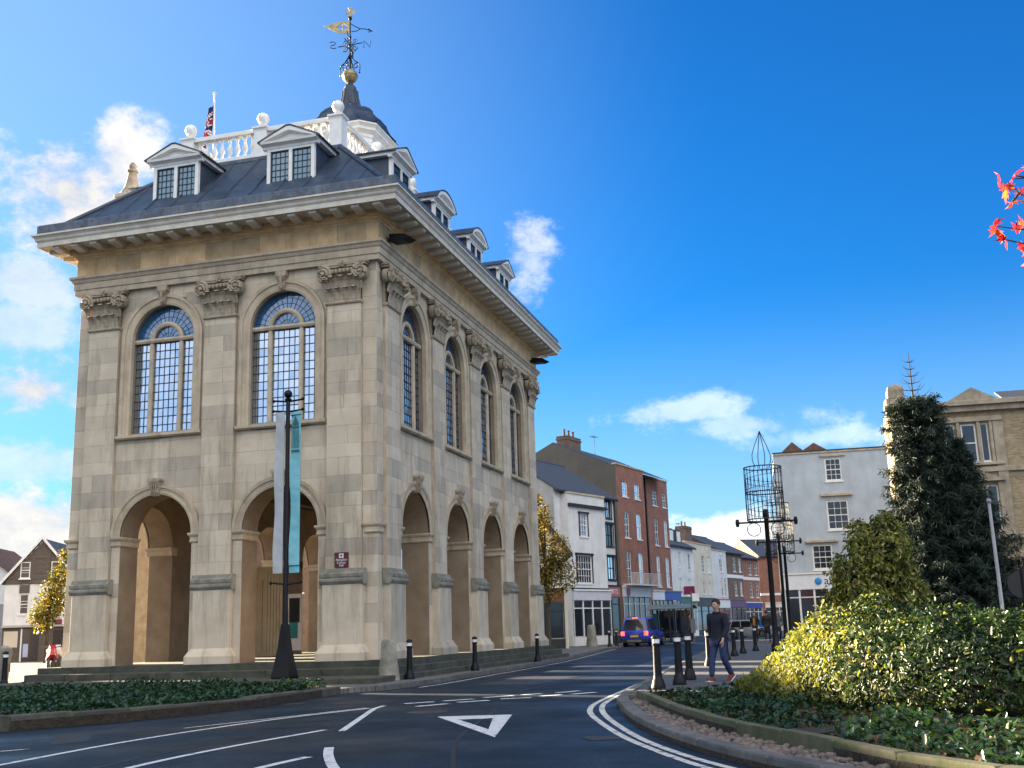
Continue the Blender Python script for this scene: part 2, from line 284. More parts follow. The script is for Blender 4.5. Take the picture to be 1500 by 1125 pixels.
MT = dict(
    stone=mat('ashlar', (.575, .495, .39), (.445, .375, .285), rough=.9, scale=.9, detail=9, bump=.35, bscale=22, rnd=.25, c3=(.2, .165, .125), streak=.75),
    trim=mat('dressed_stone', (.54, .45, .335), (.40, .325, .235), rough=.9, scale=2.5, bump=.3, bscale=30, rnd=.12, c3=(.19, .16, .12), streak=.55),
    carved=mat('carved_stone', (.45, .37, .27), (.27, .215, .155), rough=.95, scale=6, bump=.6, bscale=40, c3=(.13, .105, .08), streak=.6),
    jamb=mat('shaded_arch_stone', (.29, .22, .15), (.21, .155, .1), rough=.95, scale=1.4, bump=.3, bscale=22, c3=(.15, .11, .075)),  # arch stone darkened: shade under the arches put into the colour
    gold=mat('golden_stone', (.62, .45, .255), (.46, .30, .155), rough=.9, scale=2.2, bump=.3, bscale=30, rnd=.3, c3=(.27, .18, .1), streak=.5),
    mossy=mat('algae_stone', (.31, .285, .23), (.15, .145, .115), rough=.95, scale=3, bump=.6, bscale=30, c3=(.085, .095, .07)),
    step=mat('worn_step_stone', (.075, .072, .056), (.03, .035, .025), rough=.9, scale=2.5, bump=.4, bscale=25, c3=(.05, .075, .035)),
    cornice=mat('painted_cornice', (.66, .62, .54), (.53, .48, .4), rough=.75, scale=3, bump=.12, c3=(.33, .3, .25), streak=.35),
    white=mat('white_paint', (.8, .79, .76), (.7, .69, .66), rough=.55, scale=4, bump=.05, c3=(.5, .49, .46), streak=.2),
    lead=mat('lead_sheet', (.034, .056, .092), (.018, .03, .054), rough=.5, scale=2.5, bump=.25, bscale=8, c3=(.085, .11, .145), streak=.4, metal=.0, spec=.5),
    leadgutter=mat('weathered_lead', (.095, .12, .16), (.045, .06, .085), rough=.6, scale=5, bump=.4, bscale=12, c3=(.2, .225, .26), streak=.6),
    came=mat('window_lead', (.035, .04, .05), rough=.6, bump=0),
    iron=mat('black_iron', (.004, .004, .006), (.006, .006, .008), rough=.45, scale=20, bump=.15, bscale=120, spec=.22),
    gilt=mat('dull_gilding', (.42, .34, .18), (.25, .2, .1), rough=.45, metal=.5, scale=6),
    glass_hall=glass('leaded_glass', (.15, .2, .26), .62, .03),  # pale base colour stands in for the reflected sky
    glass_fan=glass('sky_blue_fan_glass', (.018, .12, .27), .1, .03),  # blue of the sky put into the fan panes' colour
    glass_dormer=glass('dormer_glass', (.045, .15, .23), .05, .03),  # reflected sky blue put into the pane colour
    glass=glass('sash_glass', (.014, .017, .022), .0, .03, 1.32),
    asphalt=mat('asphalt', (.0115, .021, .033), (.005, .0115, .02), rough=.6, scale=.6, detail=10, bump=.5, bscale=160, c3=(.03, .042, .057), dist=.004, coords='Object', spec=.2),
    roadpaint=mat('road_paint', (.6, .6, .58), (.12, .13, .14), rough=.7, scale=7, detail=12, bump=.2, bscale=120, pos=(.33, .45)),
    yellowpaint=mat('pale_road_paint', (.56, .55, .49), (.1, .11, .12), rough=.7, scale=7, detail=12, bump=.2, bscale=120, pos=(.36, .48)),
    slab=paving('paving_slabs', (.095, .095, .095), (.035, .035, .036), .62, .42),
    sett=paving('pale_setts', (.17, .16, .145), (.07, .065, .06), .24, .14),
    kerb=mat('kerb_stone', (.15, .145, .135), (.085, .083, .077), rough=.85, scale=4, bump=.35, bscale=40, rnd=.25, c3=(.08, .085, .06)),
    soil=mat('bed_soil', (.05, .036, .024), (.025, .018, .012), rough=1, scale=8, bump=1, bscale=30, dist=.04),
    brickwall=None)
weather_road(MT['asphalt'])
# ---------------------------------------------------------------- ground, road, pavements
def sheet(name, pts, z, m, parent=None):
    b = MB(); b.add([(x, y, z) for x, y in pts], [list(range(len(pts)))]); o = b.build(name, m, parent); return o
def slab(name, pts, z0, z1, m, parent=None):
    return MB().prism([(x, y, z0) for x, y in pts], (0, 0, z1-z0)).build(name, m, parent)
kind(sheet('ground', [(-900, -900), (900, -900), (900, 1500), (-900, 1500)], -.04, mat('far_ground', (.12, .11, .1), (.08, .075, .07), bump=0, scale=.1)), 'structure')
road = kind(sheet('road', [(-70, -90), (70, -90), (70, 170), (-70, 170)], 0, MT['asphalt']), 'structure')
LK = curve_pts([(-1.3, 47), (-.75, 34.5), (.9, 17.8), (1.43, 8.3), (1.55, 3.6), (1.7, -.5), (1.5, -3.4), (.95, -4.6), (1.05, -6.6), (1.0, -9), (.35, -11.2), (-.7, -13.2), (-3, -16.6), (-7, -20.5), (-14, -25)], .4)
RK = curve_pts([(5.5, 36), (6.1, 20.5), (6.88, 5.3), (7.5, -4.2), (7.84, -8.6), (8.23, -10.46), (8.66, -12.2), (9.19, -13.89), (9.64, -15.09), (10.08, -16.09), (10.69, -17.27), (11.6, -18.6), (12.8, -20.0), (15, -21.3), (22, -22.1)], .3)
IK = curve_pts([(8.2, -8.85), (8.43, -9.5), (9.0, -11.45), (9.5, -13.0), (10.16, -14.7), (10.67, -15.7), (11.23, -16.8), (11.77, -17.9), (12.2, -18.6), (13.3, -19.6), (16, -20.6), (22, -21.3)], .3)
PZ = .11
lk_in = offset(LK, -.14)
pl = [tuple(p) for p in offset(LK, -.13)]+[(-70, -60), (-70, 165), (-2.2, 165), (-1.6, 90)]
pavl = kind(slab('pavement', pl, -.02, PZ, MT['sett']), 'structure')
rkn = [p for p in RK if p.y > -8.75]
pr_ = [tuple(p) for p in offset(rkn, .13)]+[(8.1, -8.72), (40, -8.72), (40, 165), (5.2, 165), (4.6, 70), (5.0, 48)]
pavr = kind(slab('pavement', pr_, -.02, PZ, MT['slab']), 'structure')
def kerb_run(pts, side, w, h, z0, step, m, parent, name='kerb_stone', hv=None, wob=.006):
    P = resample(pts, step)
    for i, (a, b) in enumerate(zip(P, P[1:])):
        t = (b-a).normalized(); n = Vector((-t.y, t.x))*side; g = t*.006; hh = hv(i/len(P)) if hv else h; dz = random.uniform(-wob, wob)
        q = [a+g, b-g, b-g+n*w, a+g+n*w]; c = .02
        r0 = [(p.x, p.y, z0) for p in q]; r1 = [(p.x, p.y, hh-c+dz) for p in q]
        cc = sum(q, Vector((0, 0)))/4; r2 = []
        for p in q: d = (cc-p).normalized()*c*1.3; r2.append((p.x+d.x, p.y+d.y, hh+dz))
        MB().loft([r0, r1, r2]).build(name, m, parent)
kerb_run([p for p in LK if -4.4 < p.y < 40], -1, .15, PZ+.012, -.02, .92, MT['kerb'], pavl)
kerb_run([p for p in RK if p.y > -8.8], 1, .15, PZ+.012, -.02, .92, MT['kerb'], pavr)
# paint on the road
def ribbon(pts, w, m=None, z=.004, parent=road, curved=True):
    P = curve_pts(pts, .3) if curved and len(pts) > 2 else [Vector(p) for p in pts]
    A, B = offset(P, w/2), offset(P, -w/2); n = len(P); b = MB()
    b.add([(p.x, p.y, z) for p in A]+[(p.x, p.y, z) for p in B], [(i, i+1, n+i+1, n+i) for i in range(n-1)])
    return b.build('painted_line', m or MT['roadpaint'], parent)
ribbon([(2.9, -20.5), (2.66, -17.26), (2.55, -14.43), (2.9, -11.4), (3.55, -9.15)], .1)
ribbon([(4.75, -20.5), (4.4, -17.4), (4.4, -15.47), (4.64, -13.25)], .1)
ribbon([(5.95, -18.4), (5.86, -17.37), (5.93, -16.44)], .11)
ribbon([(5.74, -15.5), (6.05, -16.2), (6.65, -17.36), (7.2, -18.2)], .11)
ribbon([(4.97, -13.45), (3.7, -9.3), (3.58, -8.56)], .1, curved=False)
ribbon([(2.2, -12.84), (3.45, -9.04)], .07, MT['yellowpaint'])
ribbon([(-.2, -18.3), (1.0, -16.6), (1.75, -15.6)], .07, MT['yellowpaint'])
D = [(3.78, -8.08), (4.19, -7.62), (4.31, -8.84), (4.67, -8.23), (4.33, -7.46), (4.75, -6.98), (4.75, -7.9), (5.21, -7.44), (4.84, -6.6), (5.3, -6.09), (5.33, -7.09), (5.85, -6.81), (5.43, -5.91), (5.72, -5.5), (5.93, -6.4), (6.25, -6.05), (6.0, -5.39), (6.33, -4.8), (6.44, -5.93), (6.8, -5.4)]
for a, b in zip(D[::2], D[1::2]): ribbon([a, b], .17, curved=False)
t = MB(); o_ = [(5.51, -11.16), (6.63, -10.9), (7.4, -14.4)]; i_ = [(6.06, -11.75), (6.52, -11.55), (7.0, -13.35)]
t.add([(x, y, .004) for x, y in o_+i_], [(0, 1, 4, 3), (1, 2, 5, 4), (2, 0, 3, 5)]); t.build('painted_triangle', MT['roadpaint'], road)
ribbon([(6.1, 16), (6.6, 6.5), (7.0, 1), (7.28, -5), (7.42, -8), (7.58, -9.6), (7.96, -11.3), (8.84, -14.04), (9.52, -15.75), (10.24, -17.28), (11.1, -18.7), (12.5, -20.4)], .09, MT['yellowpaint'])
ribbon([(6.22, 16), (6.72, 6.5), (7.12, 1), (7.4, -5), (7.56, -8), (7.78, -9.7), (8.24, -11.6), (9.06, -14.2), (9.74, -15.9), (10.45, -17.28), (11.3, -18.55), (12.7, -20.1)], .09, MT['yellowpaint'])
ribbon([tuple(p) for p in offset(LK, .32)[::4] if -3.6 < p.y < 36], .08, MT['yellowpaint'])
patch = MB().add([(x, y, .003) for x, y in ((.75, -13.8), (1.0, -13.3), (1.92, -14.67), (1.7, -15.17))], [(0, 1, 2, 3)]).build('repair_patch', mat('patch_asphalt', (.03, .031, .034), bump=.4, bscale=120), road)
for nm, pts, tone in (('repair_patch', [(6.2, -19.5), (7.6, -18.9), (8.2, -21.5), (6.9, -22.2)], .032), ('repair_patch', [(3.0, -1.5), (4.6, -1.9), (4.9, 2.6), (3.4, 3.1)], .03), ('repair_patch', [(5.2, 8), (5.9, 8), (5.5, 19), (4.8, 19)], .036)):
    pm_ = mat('patch_asphalt', (tone*.85, tone, tone*1.35), (tone*.6, tone*.7, tone), rough=.7, scale=3, bump=.5, bscale=150, dist=.004); weather_road(pm_, 0); MB().add([(x, y, .002) for x, y in pts], [(0, 1, 2, 3)]).build(nm, pm_, road)
b = MB(); b.lathe([(.33, .001), (.33, .005)], 5.0, -10.2, 20); cv = b.build('manhole_cover', mat('cast_iron_cover', (.05, .05, .05), (.03, .03, .03), rough=.5, bump=.6, bscale=40), road)
tar = mat('tar_seam', (.006, .007, .009), bump=.2, rough=.45)
for pts in ([(4.3, -22), (3.9, -14), (4.6, -8), (5.0, -2), (4.6, 10), (3.9, 24)], [(9.4, -24), (8.2, -18.5), (7.0, -14.6), (6.0, -9.6)], [(.6, -15), (2.0, -13.2), (5.4, -12.9), (7.6, -13.6)]): q_ = ribbon(pts, .05, tar, .0028); q_.name = 'tar_seam'
for x, y, a in ((1.75, -1.6, 0), (8.75, -14.6, .5), (1.45, -7.8, 0)):
    g_ = MB(); g_.box(-.2, .2, -.22, .22, .001, .006); g_ = g_.build('drain_grate', tar, road, loc=(x, y, 0), rz=a)
    for k in range(6): MB().box(-.18, .18, -.19+.07*k, -.16+.07*k, .006, .014).build('bar', cv.data.materials[0], g_)
# raised bed in front of the hall
bed_l = [tuple(p) for p in LK if -26 < p.y < -4.3]+[(-16, -21), (-9.8, -5.6), (-8, -3.9), (-5.8, -3.15), (-2.8, -2.95), (.1, -3.6)]
bedl = kind(slab('planting_bed', [tuple(p) for p in offset([Vector(q) for q in bed_l], -.0)], -.02, .145, MT['soil']), 'structure')
kerb_run([p for p in LK if -24 < p.y < -4.3], -1, .28, .2, -.02, .98, mat('bed_wall_stone', (.10, .09, .07), (.04, .042, .03), rough=.95, scale=3, bump=.6, bscale=25, rnd=.3, c3=(.05, .065, .035)), bedl, name='wall_stone', hv=lambda k: .16+.1*min(1, k*2), wob=.02)
# bed in the bend on the right: kerb, pebbles, edging, soil
bed_r = [tuple(p) for p in RK if p.y < -8.7]+[(40, -22.1), (40, -8.74), (8.1, -8.74)]
bedr = kind(slab('planting_bed', bed_r, -.02, .05, MT['soil']), 'structure')
sr = [tuple(p) for p in IK]+[(40, -21.3), (40, -8.76), (8.3, -8.76)]
slab('soil', sr, .04, .15, MT['soil'], bedr)
kerb_run([p for p in RK if p.y < -8.5], 1, .2, .125, -.02, .85, MT['kerb'], bedr)
kerb_run(IK, 1, .13, .215, .0, 1.1, mat('bed_edging', (.13, .12, .08), (.065, .075, .03), rough=.95, scale=3, bump=.5, bscale=25, rnd=.2, c3=(.06, .08, .018)), bedr, name='edging_stone')
kerb_run([Vector((8.05, -8.72)), Vector((13, -8.72))], -1, .13, .15, .0, .95, MT['kerb'], bedr, name='edging_stone')
pm = mat('pebble', (.19, .15, .125), (.115, .095, .082), rough=.8, scale=9, bump=.2, rnd=.45)
peb = []
for k in range(4):
    b = MB(); random.seed(k); b.ball((0, 0, 0), 1, 7, 5, (1, random.uniform(.6, .8), random.uniform(.5, .65))); peb.append(b.mesh('pebble', pm, True))
random.seed(11)
ro = resample(offset(RK, .24), .085); spots = []
for p in ro:
    if p.y > -9.0: continue
    q = min(IK, key=lambda s: (s-p).length); d = q-p; n = int(d.length/.078)
    for k in range(n): spots.append((p+d*((k+.5)/max(n, 1))*.98+Vector((random.uniform(-.02, .02), random.uniform(-.02, .02)))))
spots = [s for s in spots if s.x < 13.5]
spots.sort(key=lambda s: (s-CAM.xy).length)
rest = MB()
for i, s in enumerate(spots):
    r = random.uniform(.04, .058); a = random.uniform(0, 6.28); z = .06+random.uniform(0, .03)
    if i < 300: put(random.choice(peb), 'pebble', bedr, (s.x, s.y, z), a, r)
    else:
        st = len(rest.v); rest.ball((0, 0, 0), 1, 6, 4, (1, .7, .6)); rest.xf(Matrix.Translation((s.x, s.y, z)) @ Matrix.Rotation(a, 4, 'Z') @ Matrix.Scale(r, 4), st)
        rest.t[-24:] = [random.random()]*24
if rest.v: kind(rest.build('pebbles', pm, bedr, True), 'stuff')
# ---------------------------------------------------------------- the county hall
HW, HL = 9.93, 17.73            # plan; front at Y=0 from X=-9.93 to 0, long side at X=0 from Y=0 to 17.73
hall = thing('county_hall', 'tall pale stone hall with open arches below, big arched windows and a lead roof', 'building', (0, 0, 0))
BAY, PW = 3.9, 1.02
def frame(side, s):             # place of a point s along a facade, and its turn; local x along, -y outwards
    if side == 'front': return (-HW+s, 0, 0), 0
    if side == 'right': return (0, s, 0), R(90)
    if side == 'back': return (-s, HL, 0), R(180)
    return (-HW, HL-s, 0), R(-90)
NB = dict(front=2, right=4, back=2, left=4)
Z0, ZA, RA = .60, 4.20, 1.16    # floor, arch springing, arch radius
ZW0, ZWS, RW = 7.20, 10.0, 1.05
WO = .12                        # wall face lies this far behind the pilaster face
def circ(n=12): return [k/n*90 for k in range(n+1)]
def segs():                     # (z, half width of the opening) up a bay
    out = [(Z0, RA), (ZA, RA)]+[(ZA+RA*math.sin(R(a)), RA*math.cos(R(a))) for a in circ()[1:]]
    out += [(ZW0, 0), None, (ZW0, RW), (ZWS, RW)]+[(ZWS+RW*math.sin(R(a)), RW*math.cos(R(a))) for a in circ()[1:]]+[(13.2, 0)]
    return out
def wall_bay(b, c, x0, x1, y0=WO+.03, y1=1.0):
    S = segs()
    for p, q in zip(S, S[1:]):
        if p is None or q is None: continue
        (za, wa), (zb, wb) = p, q
        if zb-za < 1e-6: continue
        for y in (y0, y1):
            b.add([(x0, y, za), (c-wa, y, za), (c-wb, y, zb), (x0, y, zb)], [(0, 1, 2, 3)])
            b.add([(c+wa, y, za), (x1, y, za), (x1, y, zb), (c+wb, y, zb)], [(0, 1, 2, 3)])
        for s in (-1, 1):
            if wa+wb > 1e-4: b.add([(c+s*wa, y0, za), (c+s*wa, y1, za), (c+s*wb, y1, zb), (c+s*wb, y0, zb)], [(0, 1, 2, 3)])
    b.add([(c-RW, y0, ZW0), (c+RW, y0, ZW0), (c+RW, y1, ZW0), (c-RW, y1, ZW0)], [(0, 1, 2, 3)])
walls = {}
for side, nb in NB.items():
    b = MB(); L_ = BAY*nb+2.13; pc = [1.066+BAY*k for k in range(nb+1)]
    e = WO+.03 if side in ('front', 'back') else 1.0
    for k in range(nb):
        x0 = pc[k] if k else e; x1 = pc[k+1] if k < nb-1 else L_-e
        wall_bay(b, (pc[k]+pc[k+1])/2, x0, x1)
    for x in ((e, L_-e) if side in ('front', 'back') else ()):
        b.add([(x, WO+.03, Z0), (x, 1.0, Z0), (x, 1.0, 13.2), (x, WO+.03, 13.2)], [(0, 1, 2, 3)])
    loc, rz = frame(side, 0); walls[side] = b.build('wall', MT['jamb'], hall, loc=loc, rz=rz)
# --- ashlar: every stone a slab with a small chamfer
def stone_poly(b, pts, y0, y1, tone=None):      # pts (x, z) outline counter-clockwise, slab from y0 (back) to y1 (face)
    n = len(pts); cx = sum(p[0] for p in pts)/n; cz = sum(p[1] for p in pts)/n; ch = .0035
    def ring(y, k): 
        out = []
        for x, z in pts:
            d = math.hypot(x-cx, z-cz) or 1; out.append((x-(x-cx)/d*k, y, z-(z-cz)/d*k))
        return out
    b.loft([ring(y0, 0), ring(y1+ch, 0), ring(y1, ch*1.5)], tone=tone)
def excl(z):                    # half width kept free for arch mouldings and window surrounds
    if z < ZA: return RA
    if z < ZA+1.44: return math.sqrt(max(0, 1.44**2-(z-ZA)**2))
    if z < 7.0: return 0
    if z < ZWS: return 1.34
    return math.sqrt(max(0, 1.34**2-(z-ZWS)**2))
random.seed(21)
courses = [Z0+.002]
for h in (.5, .46, .5, .44): courses.append(courses[-1]+h)
while courses[-1] < 11.3: courses.append(courses[-1]+random.choice((.34, .38, .42, .46, .5)))
courses = [z for z in courses if z < 11.35]+[11.6]
def ashlar(side):
    nb = NB[side]; pc = [1.066+BAY*k for k in range(nb+1)]; L_ = BAY*nb+2.13; out = []
    for ci, (za, zb) in enumerate(zip(courses, courses[1:])):
        G = .0012
        for k in range(nb):
            x0, x1 = pc[k]+PW/2+.001, pc[k+1]-PW/2-.001; c = (x0+x1)/2
            for sgn in (-1, 1):
                far = x0 if sgn < 0 else x1; wid = abs(c-far)
                cuts = [0, wid] if (ci+k) % 3 else [0, wid*random.uniform(.4, .65), wid]
                for a, d in zip(cuts, cuts[1:]):    # distance from the bay centre, inner a to outer d
                    zs = [za+G+(zb-za-2*G)*i/6 for i in range(7)]
                    pin = [(max(a+G, excl(z)), z) for z in zs]; pin = [p for p in pin if p[0] < d-G-.02]
                    if len(pin) < 2 or pin[-1][1]-pin[0][1] < .03: continue
                    if all(abs(p[0]-(a+G)) < 1e-6 for p in pin) or max(p[0] for p in pin)-min(p[0] for p in pin) < 1e-4: pin = [pin[0], pin[-1]]
                    pts = [(c+sgn*x, z) for x, z in pin]+[(c+sgn*(d-G), pin[-1][1]), (c+sgn*(d-G), pin[0][1])]
                    if (7.0 < za and zb < ZWS and d <= 1.34): continue
                    out.append((pts, WO+.029, WO-random.uniform(0, .006)))
        for j, p in enumerate(pc):                  # pilaster stones
            if zb <= 2.8 or za >= 10.42: continue
            z0_, z1_ = max(za, 2.82), min(zb, 10.41)
            if z1_-z0_ < .06: continue
            cut = [p-PW/2, p+PW/2]
            if (ci+j) % 2: cut = [p-PW/2, p-PW/2+PW*random.choice((.35, .5, .62)), p+PW/2]
            for a, d in zip(cut, cut[1:]): out.append(([(a+.003, z0_+G), (d-.003, z0_+G), (d-.003, z1_-G), (a+.003, z1_-G)], .029, -random.uniform(0, .004)))
        for a, d in ((WO, pc[0]-PW/2), (pc[-1]+PW/2, L_-WO)):      # corner strips
            out.append(([(a+.002, za+G), (d-.002, za+G), (d-.002, zb-G), (a+.002, zb-G)], WO+.029, WO-random.uniform(0, .004)))
    return out
for side in ('front', 'right'):
    S = ashlar(side); W_ = walls[side]
    if side == 'front':
        S.sort(key=lambda s: -((max(p[0] for p in s[0])-min(p[0] for p in s[0]))*(max(p[1] for p in s[0])-min(p[1] for p in s[0]))))
    restb = MB()
    for i, (pts, y0, y1) in enumerate(S):
        if side == 'front' and i < 300:
            b = MB(); stone_poly(b, pts, y0, y1); b.build('stone', MT['stone'], W_)
        else: stone_poly(restb, pts, y0, y1, tone=random.random())
    kind(restb.build('stones', MT['stone'], W_), 'stuff')
# --- pilasters, pedestals, capitals
b = MB(); b.box(-PW/2+.004, PW/2-.004, .03, WO+.05, 2.8, 10.41); m_shaft = b.mesh('pilaster', MT['trim'])
b = MB()
b.cbox(-PW/2-.06, PW/2+.06, -.10, WO+.05, 1.0, 2.60, .015)
m_ped = b.mesh('pedestal', MT['stone'])
b = MB(); b.run([(-.1, 2.58), (.11, 2.58), (.17, 2.66), (.17, 2.72), (.13, 2.74), (.15, 2.79), (.15, 2.86), (.08, 2.90), (.05, 3.0), (-.1, 3.0)], -PW/2-.12, PW/2+.12); m_pcap = b.mesh('pedestal_cap', MT['mossy'])
b = MB(); b.loft([[(x*(PW/2+k), y, z) for x, y in ((-1, WO+.05), (-1, -o), (1, -o), (1, WO+.05))] for k, o, z in ((.19, .24, Z0), (.19, .24, .80), (.16, .2, .86), (.09, .13, .98), (.07, .11, 1.01))]); m_pbase = b.mesh('pedestal_base', MT['stone'])
# capital of the Composite kind
def leaf(b, x, z, w, h, y, curl):
    prof = [(0, -.02), (.35, -.04), (.7, -.075), (.92, -.13), (1, -.2), (.9, -.23)]; rings = []
    for i, (t, o) in enumerate(prof):
        ww = w*(.5 if i == 0 else .56 if i < 3 else .48 if i == 3 else .3 if i == 4 else .12); rings.append([(x-ww, y+o*curl, z+h*t), (x-ww*.4, y+o*curl-.025, z+h*t), (x, y+o*curl-.012, z+h*t), (x+ww*.4, y+o*curl-.025, z+h*t), (x+ww, y+o*curl, z+h*t)])
    b.loft(rings, caps=False, close=False)
def volute(b, x, z, y, r, sgn):
    pts = []
    for k in range(46):
        a = k/45*2.25*2*math.pi; rr = r*(1-.86*k/45); pts.append((x+sgn*rr*math.cos(a+1.57), y-.04*k/45, z+rr*math.sin(a+1.57)))
    b.tube(pts, [.062*(1-.6*k/45) for k in range(46)], 5); b.ball((x, y-.05, z), .05, 6, 4)
    b.lathe([(r*.9, 0), (r*.9, .1)], n=14); b.v[-28:] = [(x+p[0], y+.05+p[2]*1.5, z+p[1]) for p in b.v[-28:]]
caps = []
b = MB()
b.loft([[(x*k, y, z) for x, y in ((-1, WO+.04), (-1, -o), (1, -o), (1, WO+.04))] for k, o, z in ((.47, -.05, 10.41), (.47, -.05, 11.1), (.54, .04, 11.3), (.6, .1, 11.42))])
b.run([(-.1, 10.39), (.05, 10.39), (.07, 10.43), (.05, 10.47), (-.1, 10.47)], -.55, .55)
b.loft([[(x*.72, -o, z) for x, o in ((-1, .16), (-.55, .07), (0, .05), (.55, .07), (1, .16))]+[(.72, .1, z), (-.72, .1, z)] for z in (11.47, 11.53)])
b.loft([[(x*.76, -o, z) for x, o in ((-1, .19), (-.55, .09), (0, .07), (.55, .09), (1, .19))]+[(.76, .1, z), (-.76, .1, z)] for z in (11.53, 11.6)])
for k in range(6): b.ball((-.3+.12*k, -.13, 11.33), .06, 6, 5, (.85, 1, 1.2))
m_cap = b.mesh('capital', MT['carved'], True)
subs = []
for i in range(4):
    b = MB(); leaf(b, -.375+.25*i, 10.47, .25, .36, -.02, 1); subs.append(('acanthus_leaf', b.mesh('acanthus_leaf', MT['carved'], False)))
for i in range(3):
    b = MB(); leaf(b, -.3+.3*i, 10.74, .3, .42, -.03, 1.2); subs.append(('acanthus_leaf', b.mesh('acanthus_leaf', MT['carved'], False)))
for s in (-1, 1):
    b = MB(); leaf(b, s*.5, 10.78, .2, .3, -.02, 1.4); subs.append(('acanthus_leaf', b.mesh('acanthus_leaf', MT['carved'], False)))
    b = MB(); volute(b, s*.56, 11.25, -.17, .23, s); subs.append(('volute', b.mesh('volute', MT['carved'], True)))
b = MB()
for k in range(5): a = k*1.2566; b.ball((.06*math.cos(a), -.13, 11.54+.06*math.sin(a)), .045, 6, 4)
b.ball((0, -.17, 11.54), .035, 6, 4); subs.append(('flower', b.mesh('flower', MT['carved'], True)))
for side in ('front', 'right'):
    for k in range(NB[side]+1):
        loc, rz = frame(side, 1.066+BAY*k)
        put(m_shaft, 'pilaster', hall, loc, rz)
        p = put(m_ped, 'pedestal', hall, loc, rz); put(m_pcap, 'pedestal_cap', p); put(m_pbase, 'pedestal_base', p)
        c = put(m_cap, 'capital', hall, loc, rz)
        for n, me in subs: put(me, n, c)
# --- arches, imposts, keystones
b = MB(); b.arc([(RA-.005, .0-WO+.03), (RA-.005, .05-WO), (1.22, .07-WO), (1.24, .045-WO), (1.33, .06-WO), (1.345, .09-WO), (1.44, .10-WO), (1.44, -.03-WO)], ZA, n=28); m_av = b.mesh('archivolt', MT['trim'], True)
b = MB(); kz = ZA+1.1
b.loft([[(-w, -o+WO-.0, z), (w, -o+WO, z), (w, WO+.03, z), (-w, WO+.03, z)] for w, o, z in ((.10, .10, kz), (.115, .17, kz+.1), (.13, .15, kz+.22), (.15, .21, kz+.34), (.17, .24, kz+.42), (.2, .24, kz+.43), (.2, .24, kz+.5))])
for s in (-1, 0, 1): b.tube([(s*.08, -.17+WO, kz+.38), (s*.07, -.2+WO, kz+.28), (s*.06, -.17+WO, kz+.12)], .022, 5)
m_key = b.mesh('keystone', MT['carved'])
IMP = [(-.02, 3.93), (.03, 3.93), (.05, 3.97), (.035, 3.99), (.035, 4.08), (.07, 4.12), (.09, 4.16), (.09, 4.20), (-.02, 4.20)]
def impost(x0, x1, back):       # moulding at the springing, turned into the arch
    b = MB(); rings = []
    for o, z in IMP: rings.append([(x0-(o if back < 0 else 0), 1.0, z), (x0-(o if back < 0 else 0), WO-o, z), (x1+(o if back > 0 else 0), WO-o, z), (x1+(o if back > 0 else 0), 1.0, z)])
    return b.loft(rings)
iL = impost(-1.44+.0, -RA, 1).mesh('impost', MT['trim']); iR = impost(RA, 1.44, -1).mesh('impost', MT['trim'])
# --- windows of the great chamber
b = MB()
pr2 = [(RW-.02, -WO-.1), (RW-.02, .03-WO), (RW+.05, .05-WO), (RW+.07, .03-WO), (RW+.19, .045-WO), (RW+.2, .08-WO), (1.34, .09-WO), (1.34, -.03-WO)]
b.arc(pr2, ZWS, n=28)
for s in (-1, 1): b.loft([[(s*r, -o, z) for r, o in pr2] for z in (7.15, ZWS)])
m_wsur = b.mesh('window_surround', MT['trim'], True)
b = MB(); b.run([(-.4, 7.02), (-.02, 7.02), (.03, 7.06), (.03, 7.14), (-.4, 7.2)], -1.40, 1.40); m_sill = b.mesh('sill', MT['trim'])
b = MB(); kz = ZWS+RW-.02
b.loft([[(-w, -o+WO, z), (w, -o+WO, z), (w, WO+.05, z), (-w, WO+.05, z)] for w, o, z in ((.085, .08, kz), (.1, .14, kz+.12), (.11, .12, kz+.25), (.13, .19, kz+.38), (.165, .2, kz+.4), (.165, .2, kz+.56))])
b.tube([(0, -.14+WO, kz+.05), (0, -.17+WO, kz+.2), (0, -.2+WO, kz+.36)], .05, 6); m_wkey = b.mesh('keystone', MT['carved'])
MY = .36                        # depth of the tracery
b = MB()
for s in (-1, 1): b.cbox(s*.49-.065, s*.49+.065, MY-.09, MY+.09, 7.2, ZWS-.06, .03)
m_mull = b.mesh('mullions', MT['trim'])
b = MB(); b.run([(-MY-.08, ZWS-.06), (-MY+.1, ZWS-.06), (-MY+.13, ZWS), (-MY+.1, ZWS+.06), (-MY-.08, ZWS+.06)], -RW, RW); m_tran = b.mesh('transom', MT['trim'])
b = MB(); b.arc([(.43, -MY-.08), (.43, -MY+.07), (.49, -MY+.1), (.56, -MY+.07), (.56, -MY-.08)], ZWS, n=16); m_harc = b.mesh('inner_arch', MT['trim'], True)
GY = MY+.02
def tiltquad(b, c, pts):        # pane with a tilt of its own
    ax, az = random.gauss(0, .012), random.gauss(0, .012)
    b.add([(x, GY+(x-c[0])*ax+(z-c[1])*az, z) for x, z in pts], [list(range(len(pts)))])
random.seed(5)
lights = []                     # glass of the five lights
for x0, x1, n in ((-RW, -.55, 3), (-.43, .43, 5), (.55, RW, 3)):
    b = MB(); nr = 11
    for i in range(n):
        for j in range(nr):
            a0, a1 = x0+(x1-x0)*i/n, x0+(x1-x0)*(i+1)/n; z0, z1 = 7.2+(ZWS-.06-7.2)*j/nr, 7.2+(ZWS-.06-7.2)*(j+1)/nr
            tiltquad(b, ((a0+a1)/2, (z0+z1)/2), [(a0, z0), (a1, z0), (a1, z1), (a0, z1)])
    lights.append(b.mesh('pane', MT['glass_hall']))
